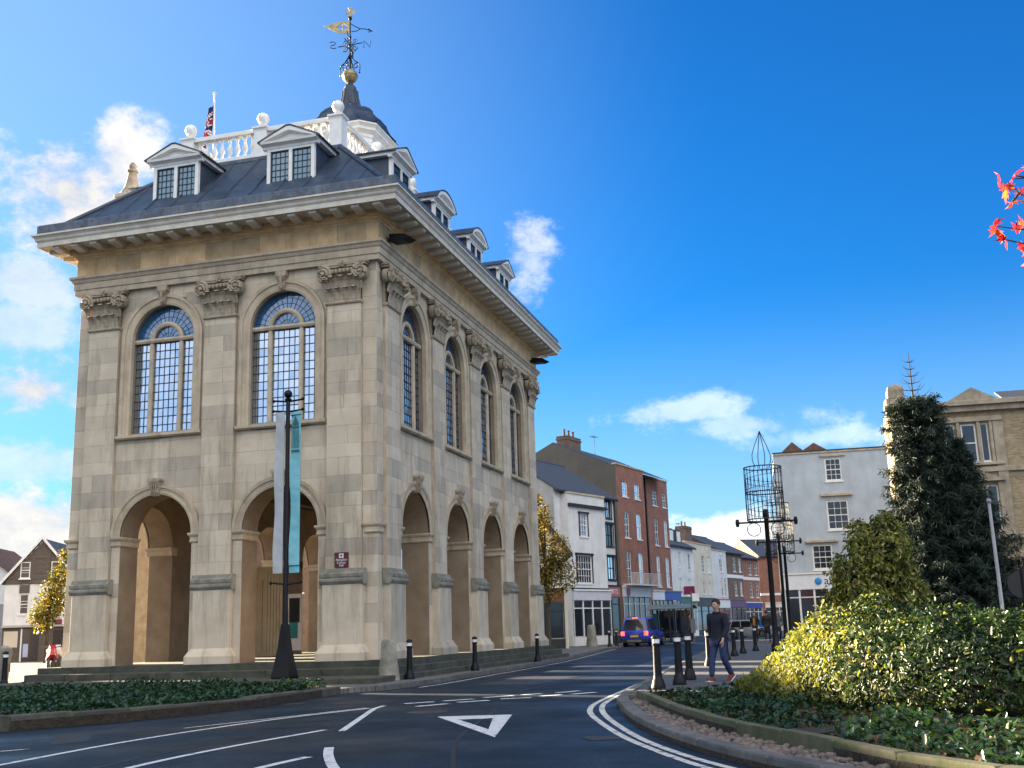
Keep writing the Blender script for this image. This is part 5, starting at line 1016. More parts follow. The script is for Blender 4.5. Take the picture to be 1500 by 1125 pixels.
# -- bush behind the hedge
bush = thing('evergreen_bush', 'tall leafy evergreen bush behind the hedge, with yellowish leaves throughout', 'bush', (12.4, -.2, PZ))
bl = [((-.35, 0, 1.6), (.8, .8, 1.1)), ((.3, .1, 1.6), (.9, .8, 1.2)), ((-.15, 0, 2.6), (.62, .6, .8)), ((.55, 0, 2.75), (.6, .55, .85)), ((.6, .1, 3.15), (.48, .4, .5)), ((-.75, 0, 1.1), (.6, .6, .8)), ((.85, 0, 1.2), (.6, .6, .9)), ((-.55, .1, 2.15), (.5, .5, .6))]
P_, N_ = [], []
for c, r in bl:
    n = int(5200*(r[0]*r[2])); d = rg.normal(0, 1, (n, 3)); d /= np.linalg.norm(d, axis=1)[:, None]; P_.append(np.array(c)*(.75, 1, 1)-(.04, 0, 0)+d*np.array(r)*(.78, .8, 1)*(rg.uniform(.7, 1.1, n))[:, None]); N_.append(d)
P_ = np.vstack(P_); N_ = np.vstack(N_); P_ += N_*(lumps(P_, 5, .2, 4)+lumps(P_, 6, .12, 9))[:, None]
kp = lumps(P_, 15, 1, 3.2)+lumps(P_, 16, .6, 7) > -.5; P_, N_ = P_[kp], N_[kp]
kind(put(leaf_mesh('foliage', P_, N_, .115, [LM['laurel'], LM['laurel'], LM['laurel_y']], 2, .42, 1.0, droop=1.3), 'foliage', bush), 'stuff')
b = MB()
for c, r in bl[:4]: b.ball((c[0]*.75-.04, c[1], c[2]), 1, 10, 7, tuple(x*.52 for x in r))
kind(b.build('inner_branches', core_m, bush), 'stuff'); b = MB(); b.tube([(0, 0, 0), (.05, 0, .8), (-.1, 0, 1.8)], [.12, .1, .06], 7); b.tube([(0, 0, .3), (.3, .05, 1.0), (.4, 0, 2)], [.08, .07, .04], 6); b.build('trunk', bark, bush)
# -- two conifers
def conifer(label, loc, H, rad, z0, bare, seed, nwh, lean=(0, 0)):
    rg = np.random.default_rng(seed); t = thing('conifer_tree', label, 'tree', loc, 0, 'conifers beside the bank')
    ax = lambda z: np.array((lean[0]*z/H, lean[1]*z/H, z))
    b = MB(); b.tube([tuple(ax(z)) for z in np.linspace(0, H, 8)], [.17*(1-.93*k/7) for k in range(8)], 7)
    P_, N_, S_ = [], [], []; br = MB(); zt = H-bare
    for w in range(nwh):
        z = z0+(zt-z0)*w/(nwh-1); R0 = rad(z/H)
        for k in range(15):
            a = k*.419+w*1.7+rg.uniform(-.3, .3); L_ = R0*rg.choice((rg.uniform(.6, 1.0), rg.uniform(.95, 1.4))); d = np.array((math.cos(a), math.sin(a), 0)); dr = rg.uniform(.12, .32)
            if w % 2 == 0 and k % 3 == 0: br.tube([tuple(ax(z)), tuple(ax(z)+d*L_*.9+np.array((0, 0, -dr*L_*.8)))], [.025, .008], 4)
            n = int(46+85*L_); u = rg.random(n)**.65; side = rg.normal(0, .07+.08*L_, n)*(1.08-u); e = np.array((-d[1], d[0], 0))
            pt = ax(z)+d*(u*L_)[:, None]+e*side[:, None]+np.array((0, 0, 1))*(-dr*u*L_+.22*u**3*L_+rg.normal(0, .05, n))[:, None]; P_.append(pt)
            nn = d*.5+e*np.sign(side)[:, None]*.4+np.array((0, 0, .6)); N_.append(nn); S_.append(np.full(n, .24))
    kind(put(leaf_mesh('foliage', np.vstack(P_), np.vstack(N_), np.concatenate(S_), LM['spruce'], seed, .13, .8, fold=.04, droop=1.0), 'foliage', t), 'stuff')
    for w in range(int(bare/.28)):
        z = zt+.1+w*.28; L_ = .62*(1-(z-zt)/bare)+.12
        for k in range(5): a = k*1.257+w*.6; s = L_*rg.uniform(.7, 1.1); p0 = ax(z); br.tube([tuple(p0), tuple(p0+np.array((math.cos(a)*s*.6, math.sin(a)*s*.6, s*.12))), tuple(p0+np.array((math.cos(a)*s, math.sin(a)*s, s*.5)))], [.016, .012, .005], 4)
    b.build('trunk', bark, t); kind(br.build('branches', mat('spruce_twig', (.045, .04, .03), bump=0), t), 'stuff'); return t
conifer('tall columnar conifer with a bare pointed leader, in front of the bank', (15.12, 16.3, PZ), 11.1, lambda k: (1.22-.3*k)*min(1, ((1-k)/.3)**.4), .3, 1.9, 31, 38)
conifer('shorter broad conifer standing to the right of the tall one', (16.5, 16.7, PZ), 7.7, lambda k: 2.25*(1-k)**.85+.1, .3, .15, 32, 32)
# -- broadleaf trees
def crown_tree(name, label, loc, H, blobs, mats, nleaf, size, seed):
    rg = np.random.default_rng(seed); t = thing(name, label, 'tree', loc); b = MB(); b.tube([(0, 0, 0), (.03, .02, H*.3), (-.05, .05, H*.6), (0, 0, H*.9)], [.14, .11, .07, .02], 7)
    for c, r in blobs: b.tube([(0, 0, c[2]*.55), (c[0]*.5, c[1]*.5, c[2]*.85), tuple(c)], [.06, .035, .015], 5)
    kind(b.build('trunk', bark, t), 'stuff'); P_, N_ = [], []; V = sum(r**2 for c, r in blobs)
    for c, r in blobs:
        n = int(nleaf*r*r/V); d = rg.normal(0, 1, (n, 3)); d /= np.linalg.norm(d, axis=1)[:, None]; P_.append(np.array(c)+d*r*(rg.random(n)**.4*1.12)[:, None]); N_.append(d*.6+np.array((0, 0, .5)))
    P_ = np.vstack(P_); keep = lumps(P_, seed, 1, 3.2/1.2) > -.42
    kind(put(leaf_mesh('crown', P_[keep], np.vstack(N_)[keep], size, mats, seed, .65, 1.2, droop=.6), 'crown', t), 'stuff'); return t
crown_tree('autumn_tree', 'slim autumn tree with yellow leaves against the hall and the white shop', (-2.15, 27.0, PZ), 8.0, [((0, 0, 3.6), 1.05), ((.75, .3, 3.9), .85), ((-.5, .2, 4.6), 1.1), ((.45, -.2, 5.0), .8), ((-.3, 0, 5.9), .9), ((-.5, 0, 6.9), .7), ((-.55, .1, 7.6), .4)], [LM['autumn'], LM['autumn'], LM['autumn_g']], 7500, .13, 41)
crown_tree('autumn_tree', 'yellowing autumn tree at the left corner of the hall before the gabled house', (-36.2, 33.2, PZ), 7.6, [((0, 0, 3.4), 1.0), ((.5, 0, 4.4), .9), ((-.4, 0, 2.7), .8), ((.8, 0, 5.6), .7), ((1.0, 0, 6.6), .45)], [LM['autumn_g'], LM['autumn_g'], LM['autumn']], 4200, .15, 42)
# -- maple whose branch tips hang into the picture
maple = thing('maple_tree', 'maple with red autumn leaves at the upper right edge', 'tree', (16.6, -17.4, .15))
b = MB(); b.tube([(0, 0, 0), (.05, 0, 1.5), (-.1, 0, 3.0), (-.2, -.1, 5.5), (-.1, 0, 7.5)], [.16, .14, .12, .08, .03], 8); b.build('trunk', bark, maple)
O = np.array((16.6, -17.4, .15)); tips = [((13.22, -18.5, 4.28), 3.0), ((13.17, -18.52, 4.72), 3.3), ((13.3, -18.45, 4.08), 2.9), ((13.3, -18.55, 4.85), 3.5)]
b = MB()
for tp, z in tips:
    e = np.array(tp)-O; b.tube([(-.1, 0, z), tuple(e*np.array((.45, .5, 1))+np.array((0, 0, -(e[2]-z)*.45))), tuple(e*.85+np.array((-.1, 0, .05+(1-.85)*e[2]))), tuple(e)], [.04, .024, .012, .004], 5)
for pts in (((13.55, -18.5, 4.2), (13.3, -18.5, 4.52), (13.2, -18.5, 4.6), (13.12, -18.53, 4.7)), ((13.6, -18.4, 4.1), (13.3, -18.48, 4.28), (13.15, -18.5, 4.3), (13.0, -18.54, 4.33)), ((13.3, -18.48, 4.28), (13.2, -18.46, 4.18), (13.06, -18.5, 4.22)), ((13.3, -18.48, 4.28), (13.24, -18.45, 4.1), (13.21, -18.42, 4.02)), ((13.2, -18.5, 4.6), (13.14, -18.5, 4.53)), ((13.55, -18.5, 4.6), (13.3, -18.5, 4.72), (13.18, -18.52, 4.75))):
    b.tube([tuple(np.array(q)-O) for q in pts], [.012, .008, .006, .004][:len(pts)], 5)
kind(b.build('branches', mat('maple_twig', (.05, .03, .025), bump=0), maple), 'stuff')
def maple_leaf():
    pts = []
    for k, (a, r) in enumerate(((0, 1), (18, .45), (38, .5), (52, .92), (70, .45), (88, .42), (105, .7), (125, .35), (165, .3))): pts.append((a, r))
    full = [(a, r) for a, r in pts]+[(-a, r) for a, r in pts[:0:-1]]
    v = [(r*math.cos(R(a))*.5, r*math.sin(R(a))*.5, -.16*abs(math.sin(R(a)))*r-.14*(r*math.cos(R(a)))**2+.05*math.sin(a*.21)) for a, r in full]
    m = MB(); m.add([(0, 0, .02)]+v, [(0, i+1, (i+1) % len(v)+1) for i in range(len(v))]); m.tube([(-.15, 0, 0), (-.45, .02, .05)], .012, 4); return m
lr, lo = maple_leaf().mesh('leaf', LM['red']), maple_leaf().mesh('leaf', LM['orange'])
random.seed(9)
inview = [(13.06, -18.57, 4.72), (13.09, -18.55, 4.66), (13.10, -18.57, 4.60), (13.13, -18.53, 4.66), (13.14, -18.5, 4.53), (13.17, -18.52, 4.74), (13.22, -18.5, 4.60), (13.26, -18.5, 4.55), (12.98, -18.55, 4.34), (13.0, -18.53, 4.30), (13.03, -18.55, 4.22), (13.06, -18.5, 4.20), (13.15, -18.5, 4.30), (13.2, -18.48, 4.33), (13.18, -18.45, 4.16), (13.2, -18.45, 4.1), (13.21, -18.42, 4.03), (13.24, -18.45, 4.22), (13.27, -18.5, 4.68), (13.3, -18.5, 4.8)]
for i, q in enumerate(inview):
    o = put(random.choice((lr, lr, lo)), 'leaf', maple, tuple(np.array(q)-O)); o.rotation_euler = (random.uniform(-.9, .9)+1.3, random.uniform(-.8, .8), random.uniform(0, 6.28)); o.scale = (random.uniform(.15, .22),)*3
n = 5200; d = rg.normal(0, 1, (n, 3)); d /= np.linalg.norm(d, axis=1)[:, None]; cp = np.array((.4, 0, 5.2))+d*np.array((2.2, 2.2, 2.2))*(rg.random(n)**.4)[:, None]
kind(put(leaf_mesh('crown', cp, d, .13, [LM['red'], LM['orange']], 8, .9, 1.2), 'crown', maple), 'stuff')
# -- ground cover and fallen leaves
def cover(name, label, parent_poly, n, z, size, mats, seed, dens, cat='ground cover', hh=.12):
    rg = np.random.default_rng(seed); P = np.array(parent_poly); q = rg.uniform(P.min(0), P.max(0), (n, 2)); q = q[inside(P, q)]; p3 = np.column_stack([q, np.zeros(len(q))])
    k = lumps(p3, seed, 1, 1.6)+lumps(p3, seed+1, .5, 5) > dens; q = q[k]; p3 = np.column_stack([q, z+rg.random(len(q))**1.5*hh*(1+lumps(p3[k], seed+2, .6, 3))])
    o = put(leaf_mesh(name, p3, np.tile((0, 0, 1.), (len(p3), 1)), size, mats, seed, .7, 1.1), name); tag(o, label, cat); kind(o, 'stuff'); return o
bl_in = [tuple(p) for p in offset([p for p in LK if -24 < p.y < -4.5], -.3)]+[(-15, -20), (-9.6, -5.8), (-7.9, -4.1), (-5.8, -3.3), (-2.8, -3.1), (-.1, -3.8)]
cover('ground_cover', 'low dark green ground cover filling the bed before the hall', bl_in, 95000, .15, .085, LM['ivy'], 61, -.75, hh=.16)
br_in = [tuple(p) for p in offset(IK, .16)]+[(24, -21), (24, -8.9), (8.5, -8.9)]
cover('ground_cover', 'patchy low plants round the foot of the hedge in the bend', br_in, 52000, .15, .075, [LM['ivy'], LM['ivy'], LM['hedge']], 64, -.15, hh=.12)
cover('fallen_leaves', 'scattered brown and orange leaves on the soil under the hedge', br_in, 9000, .16, .075, [LM['dead']], 67, .05, 'leaves', .03)
# ---------------------------------------------------------------- street furniture
def bollard_parts():
    b = MB(); b.lathe([(.135, 0), (.135, .07), (.12, .1), (.105, .17), (.085, .2), (.078, .26), (.068, .74), (.066, .78), (.082, .79), (.082, .815), (.066, .825)], n=12); sh = b.mesh('shaft', MT['iron'], True)
    b = MB(); b.lathe([(.069, .828), (.069, .905)], n=12); bd = b.mesh('reflective_band', mat('band_white', (.75, .75, .76), bump=0, rough=.35), True)
    b = MB(); b.lathe([(.066, .906), (.088, .915), (.088, .94), (.06, .975), (.03, .99), (.01, .995)], n=8); cp = b.mesh('cap', MT['iron'], True)
    return sh, bd, cp
BP = bollard_parts()
def bollard(x, y, label, z=PZ, tilt=0):
    t = thing('bollard', label, 'bollard', (x, y, z), random.uniform(0, 6), 'black bollards with white bands')
    t.rotation_euler = (0, tilt, 0); put(BP[0], 'shaft', t); put(BP[1], 'reflective_band', t); put(BP[2], 'cap', t)
for x, y, l in ((8.26, -6.77, 'black bollard nearest the planted corner, leftmost of the row by the walking man'), (8.45, -5.24, 'second black bollard from the planted corner'), (8.43, -3.39, 'third black bollard, just left of the walking man'), (8.05, 4.2, 'black bollard half hidden behind the walking man'), (8.1, 9.0, 'black bollard by the right shoulder side of the walking man'),
                (8.0, 13.2, 'black bollard second beyond the walking man'), (8.05, 16.5, 'black bollard third beyond the walking man'), (8.3, 20.0, 'farthest black bollard before the person in the orange top'),
                (.98, -.45, 'black bollard beside the stone post at the near corner of the hall'), (1.12, 4.6, 'black bollard by the second arch of the hall side'), (1.15, 11.9, 'black bollard by the far end of the hall side'), (-1.35, 38.6, 'left of two black bollards at the kerb before the white shop'), (-1.3, 40.6, 'right of two black bollards at the kerb before the white shop'), (-10.62, -1.2, 'black bollard beside the leaning stone post left of the hall')):
    bollard(x, y, l)
def stone_post(label, loc, h, r, tilt=(0, 0)):
    b = MB(); b.lathe([(r*1.25, 0), (r*1.15, h*.25), (r, h*.55), (r*.92, h*.9), (r*.8, h*.97), (r*.4, h)], n=10)
    random.seed(int(h*100)); b.v = [(x+random.gauss(0, .008), y+random.gauss(0, .008), z) for x, y, z in b.v]
    o = tag(b.build('stone_post', MT['mossy'], None, True, loc), label, 'post', 'old stone posts round the hall'); o.rotation_euler = (tilt[0], tilt[1], 0)
stone_post('weathered round stone post at the near corner of the hall', (.62, -.95, PZ), 1.02, .22)
stone_post('stone post standing at the kerb before the white shop', (-2.7, 40.0, PZ), 1.3, .28)
stone_post('dark leaning stone post at the left edge beside a black bollard', (-11.0, -1.0, PZ), 1.15, .2, (0, .18))
# banner post
t = thing('banner_post', 'black iron post with two hanging banners in front of the hall', 'post', (-1.74, -1.98, .25))
b = MB(); b.loft([[(x*k, y*k, z) for x, y in ((-1, -1), (1, -1), (1, 1), (-1, 1))] for k, z in ((.25, 0), (.25, .04), (.21, .25), (.13, .75), (.085, 1.25), (.075, 1.32))]); b.build('pyramid_base', MT['iron'], t)
b = MB(); b.lathe([(.075, 1.2), (.075, 1.6), (.065, 1.65), (.055, 7.0), (.045, 7.05)], n=10); b.build('pole', MT['iron'], t, True)
b = MB(); b.ball((0, 0, 7.2), .11, 10, 8); b.lathe([(.08, 7.02), (.1, 7.06), (.05, 7.1)], n=8); b.build('ball_top', MT['iron'], t, True)
for z, nm in ((7.03, 'upper_arm'), (6.76, 'banner_arm'), (2.33, 'lower_arm')):
    b = MB(); b.tube([(-.42, -.0, z+.02), (0, 0, z-.03), (.42, .0, z+.0)], .026, 6)
    for s in (-.42, .42): b.ball((s, 0, z+.01), .045, 6, 5)
    b.build(nm, MT['iron'], t)
def banner(name, x0, x1, m, back):
    n = 14; b = MB(); rings = []
    for k in range(n+1): z = 6.74-(6.74-2.58)*k/n; w = .015*math.sin(k*.9); rings.append([(x0+w, .02+w, z), (x0+w, .0+w, z), (x1+w*.5, -.02-w, z), (x1+w*.5, .0-w, z)])
    b.loft(rings); return b.build(name, m, t)
banner('banner', -.36, -.09, mat('grey_banner', (.42, .45, .47), (.33, .36, .38), rough=.8, scale=2, bump=.1), 0); bn = banner('banner', .09, .37, mat('teal_banner', (.12, .38, .45), (.2, .48, .55), rough=.7, scale=1.5, stretch=(1, 1, 3), bump=.05), 0)
dk = mat('banner_print', (.02, .12, .14), bump=0)
b = MB()
for k in range(6): b.box(.13+.038*k, .142+.038*k, -.038, -.03, 5.75, 6.25)
b.box(.12, .345, -.038, -.03, 5.66, 5.71); b.box(.12, .345, -.038, -.03, 6.28, 6.33); b.prism([(.13, -.038, 6.36), (.335, -.038, 6.36), (.23, -.038, 6.6)], (0, .008, 0)); kind(b.build('printed_emblem', dk, bn), 'stuff')
for z, nm in ((6.62, 'hem'), (2.75, 'hem')): b = MB(); b.box(.085, .375, -.036, .03, z, z+.02); b.build(nm, dk, bn)
# candle shaped wire decorations on crossbar posts
wire = mat('decoration_wire', (.018, .02, .021), bump=0, rough=.6)
def candle(label, x, y, zt, s):
    t = thing('candle_post', label, 'decoration', (x, y, PZ), 0, 'candle shaped street decorations'); H = zt-PZ
    b = MB(); b.lathe([(.16, 0), (.16, .4), (.11, .5), (.09, .9), (.075, H-.3), (.1, H-.25), (.1, H-.1), (.05, H)], n=10); b.build('post', MT['iron'], t, True)
    b = MB(); b.tube([(-.95, 0, H-.42), (.95, 0, H-.42)], .035, 6)
    for q in (-.95, .95): b.lathe([(.05, H-.55), (.07, H-.42), (.05, H-.3)], q, 0, 8)
    for q in (-.42, .36): b.tube([(q+.22*math.cos(a*.45), 0, H-.66+.22*math.sin(a*.45)) for a in range(15)], .016, 5)
    b.build('crossbar', MT['iron'], t)
    r = .62*s; z0, z1 = H-.35, H+1.4*s; b = MB(); rnd = random.Random(3)
    for z in (z0, z0+(z1-z0)*.52, z1): b.tube([(r*math.cos(a*math.pi/10), r*math.sin(a*math.pi/10), z) for a in range(21)], .02, 5)
    for k in range(26): a = k*math.pi/13; b.tube([(r*math.cos(a+q*.04), r*math.sin(a+q*.04), z0+(z1-z0)*q/5+rnd.uniform(-.02, .02)) for q in range(6)], .011, 4)
    for q in range(2): b.tube([(r*math.cos(a*.35), r*math.sin(a*.35), z0+(z1-z0)*(a/60+q*.1)) for a in range(55)], .008, 4)
    kind(b.build('wire_cage', wire, t), 'stuff'); b = MB()
    for k in range(4):
        a = k*math.pi/2+.4; b.tube([(.32*s*f*math.cos(a), .32*s*f*math.sin(a), z1+zz*s) for f, zz in ((.75, 0), (1, .25), (1, .45), (.6, .8), (.25, 1.05), (0, 1.25))], .013, 4)
    kind(b.build('wire_flame', wire, t), 'stuff')
candle('nearest candle shaped wire decoration on a tall black post', 9.6, 10.3, 4.94, 1)
candle('second wire candle decoration, half behind the nearest one', 9.4, 24.1, 5.2, .92)
candle('farthest wire candle decoration on its black post', 9.25, 34.6, 5.25, .9)
# bus shelter, bus stop pole, signs, railings
t = thing('bus_shelter', 'glazed bus shelter with a shallow curved roof behind the blue car', 'bus shelter', (1.15, 47.0, PZ), R(-7))
for x in (-1.15, 0, 1.15):
    for y in (-.1, 1.2): box_part(t, 'post', BM['black'], x-.05, x+.05, y-.05, y+.05, 0, 2.2)
b = MB(); b.loft([[(x, -.4+2.0*k/6, 2.2+.28*math.sin(math.pi*k/6)+dz) for k in range(7) for dz in (0,)]+[(x, -.4+2.0*k/6, 2.16+.24*math.sin(math.pi*k/6)) for k in range(6, -1, -1)] for x in (-1.5, 1.5)]); b.build('roof', mat('shelter_roof', (.13, .16, .15), bump=0, rough=.3), t)
for x in (-.57, .58): box_part(t, 'pane', MT['glass'], x-.5, x+.5, 1.19, 1.21, .3, 2.1)
box_part(t, 'advert_panel', SG['teal'], -1.2, -1.12, .1, 1.0, .5, 1.9); box_part(t, 'bench', BM['black'], -1, 1, .8, 1.1, .45, .5)
t = thing('bus_stop_pole', 'thin grey bus stop pole with a flag by the shelter', 'sign', (2.75, 46.0, PZ)); b = MB(); b.tube([(0, 0, 0), (0, 0, 3.2)], .05, 8); b.build('pole', MT['kerb'], t); box_part(t, 'flag', SG['white'], .05, .5, -.02, .02, 2.6, 3.1); box_part(t, 'timetable', SG['grey'], -.15, .15, -.08, -.05, .6, 1.5)
t = thing('lamp_column', 'slim pale grey column in front of the bank at the right', 'lamp post', (15.25, .6, PZ)); b = MB(); b.tube([(0, 0, 0), (0, -.02, 2.0), (-.02, -.1, 3.75)], [.05, .042, .035], 8); b.build('column', mat('galvanised', (.4, .41, .42), bump=.05, rough=.45), t); b = MB(); b.ball((-.02, -.12, 3.78), .06, 8, 6); b.build('cap', mat('grey_cap', (.3, .3, .31), bump=0), t)
t = thing('round_sign', 'dark round road sign on a short pole at the right edge', 'sign', (15.45, -1.4, PZ)); b = MB(); b.tube([(0, 0, 0), (0, 0, 2.1)], .035, 8); b.build('pole', MT['iron'], t); b = MB(); b.lathe([(.3, -.01), (.3, .01)], n=24); b.v = [(x, z, 1.78+y) for x, y, z in b.v]; b.build('disc', BM['black'], t)
t = thing('railing', 'black iron railing behind the right end of the hedge', 'railing', (14.6, -3.0, PZ)); box_part(t, 'rail', MT['iron'], 0, 6, -.02, .02, 1.12, 1.16); box_part(t, 'rail', MT['iron'], 0, 6, -.02, .02, .15, .19)
for k in range(40): box_part(t, 'baluster', MT['iron'], .15*k, .15*k+.025, -.0125, .0125, .19, 1.3)
# A-board in the undercroft, low post signs and parked motorcycles left of the hall
t = thing('a_board', 'folding pavement board with dark face inside the right front arch', 'sign board', (-6.0, 9.6, Z0), R(15))
for s in (-1, 1): b = MB(); b.prism([(-.3, s*.25, 0), (.3, s*.25, 0), (.28, s*.02, 1.15), (-.28, s*.02, 1.15)], (0, s*.02, 0)); p_ = b.build('leaf_panel', BM['wood'], t); b = MB(); b.prism([(-.25, s*.235+s*.025, .12), (.25, s*.235+s*.025, .12), (.235, s*.06+s*.025, 1.0), (-.235, s*.06+s*.025, 1.0)], (0, s*.012, 0)); b.build('blackboard', BM['black'], p_)
t = thing('post_sign', 'small cream sign on a post before the grey house', 'sign', (-24, 15.2, PZ), R(20)); box_part(t, 'post', MT['iron'], -.04, .04, -.04, .04, 0, 1.6); box_part(t, 'panel', BM['cream'], -.3, .3, -.07, -.04, 1.05, 1.75)
def motorbike(label, loc, rz, m):
    t = thing('motorcycle', label, 'motorcycle', loc, rz, 'motorcycles parked left of the hall')
    for x in (-.68, .68):
        b = MB(); b.tube([(x+.27*math.cos(a*math.pi/9), 0, .32+.27*math.sin(a*math.pi/9)) for a in range(19)], .055, 7); w = b.build('wheel', BM['black'], t, True); b = MB(); b.lathe([(.2, -.02), (.2, .02)], n=12); b.v = [(x+p[0], p[2], .32+p[1]) for p in b.v]; b.build('rim', MT['kerb'], w)
    b = MB(); b.loft([[(x, y*w, z+h*q) for y, q in ((-1, 0), (1, 0), (.7, 1), (-.7, 1))] for x, w, z, h in ((-.75, .06, .85, .1), (-.4, .14, .72, .16), (-.05, .16, .66, .24), (.2, .17, .7, .32), (.42, .1, .78, .2))]); b.build('tank_and_tail', m, t, True)
    b = MB(); b.box(-.3, .3, -.14, .14, .28, .66); b.build('engine', BM['black'], t); b = MB(); b.loft([[(x, y*w, z) for y in (-1, 1)]+[(x, w, z+.08), (x, -w, z+.08)] for x, w, z in ((-.62, .1, .93), (-.3, .15, .88), (0, .13, .9))]); b.build('seat', BM['black'], t)
    b = MB(); b.loft([[(x, y*w, z) for y, z in ((-1, z0), (1, z0), (.6, z1), (-.6, z1))] for x, w, z0, z1 in ((.35, .2, .6, 1.0), (.62, .16, .7, 1.12), (.78, .08, .8, .98))]); b.build('fairing', m, t, True)
    b = MB(); b.tube([(.4, -.36, 1.08), (.48, 0, 1.02), (.4, .36, 1.08)], .018, 5); b.tube([(.48, .09, 1.0), (.68, .09, .32)], .025, 5); b.tube([(.48, -.09, 1.0), (.68, -.09, .32)], .025, 5); b.build('fork', MT['kerb'], t)
redp = mat('red_paint', (.5, .02, .03), rough=.25, bump=0, coat=.6); whp = mat('bike_white', (.7, .7, .7), rough=.3, bump=0)
motorbike('red and white motorcycle parked left of the hall', (-14.1, 5.2, PZ), R(-50), redp); motorbike('pale motorcycle parked behind the red one', (-14.9, 6.6, PZ), R(-55), whp)
# flag on the roof
t = thing('flag_pole', 'white pole with a furled union flag on the hall roof', 'flag', (-7.4, 3.45, RZ1)); b = MB(); b.tube([(0, 0, 0), (-.06, 0, 3.25)], [.045, .03], 7); b.build('pole', MT['white'], t); b = MB(); b.ball((-.06, 0, 3.32), .07, 8, 6, (1, 1, .7)); b.build('truck', MT['white'], t)
fl_b, fl_r, fl_w = [mat('flag_'+n, c, rough=.8, bump=0) for n, c in (('blue', (.008, .012, .09)), ('red', (.45, .01, .02)), ('white', (.75, .75, .75)))]
def flag_pt(u, v):              # hangs slack from the hoist in folds
    return (-.08-u*.16-v*.12*u+.05*math.sin(u*9+v*2)-.12*v, .12*math.sin(u*12+v)-.05, 3.0-v*1.15-u*(.75+.15*v))
ng = 24; fb = MB(); fidx = []
for i in range(ng+1):
    for j in range(ng+1): fb.v.append(flag_pt(i/ng, j/ng))
for i in range(ng):
    for j in range(ng):
        u, v = (i+.5)/ng*2-1, (j+.5)/ng*2-1; fb.f.append([i*(ng+1)+j, (i+1)*(ng+1)+j, (i+1)*(ng+1)+j+1, i*(ng+1)+j+1]); fb.t.append(0); d1, d2 = abs(u-v), abs(u+v)
        fidx.append(1 if abs(u) < .12 or abs(v) < .14 else 2 if abs(u) < .2 or abs(v) < .23 else 1 if min(d1, d2) < .06 else 2 if min(d1, d2) < .15 else 0)
me = fb.mesh('flag', [fl_b, fl_r, fl_w]); me.polygons.foreach_set('material_index', fidx); put(me, 'flag', t)
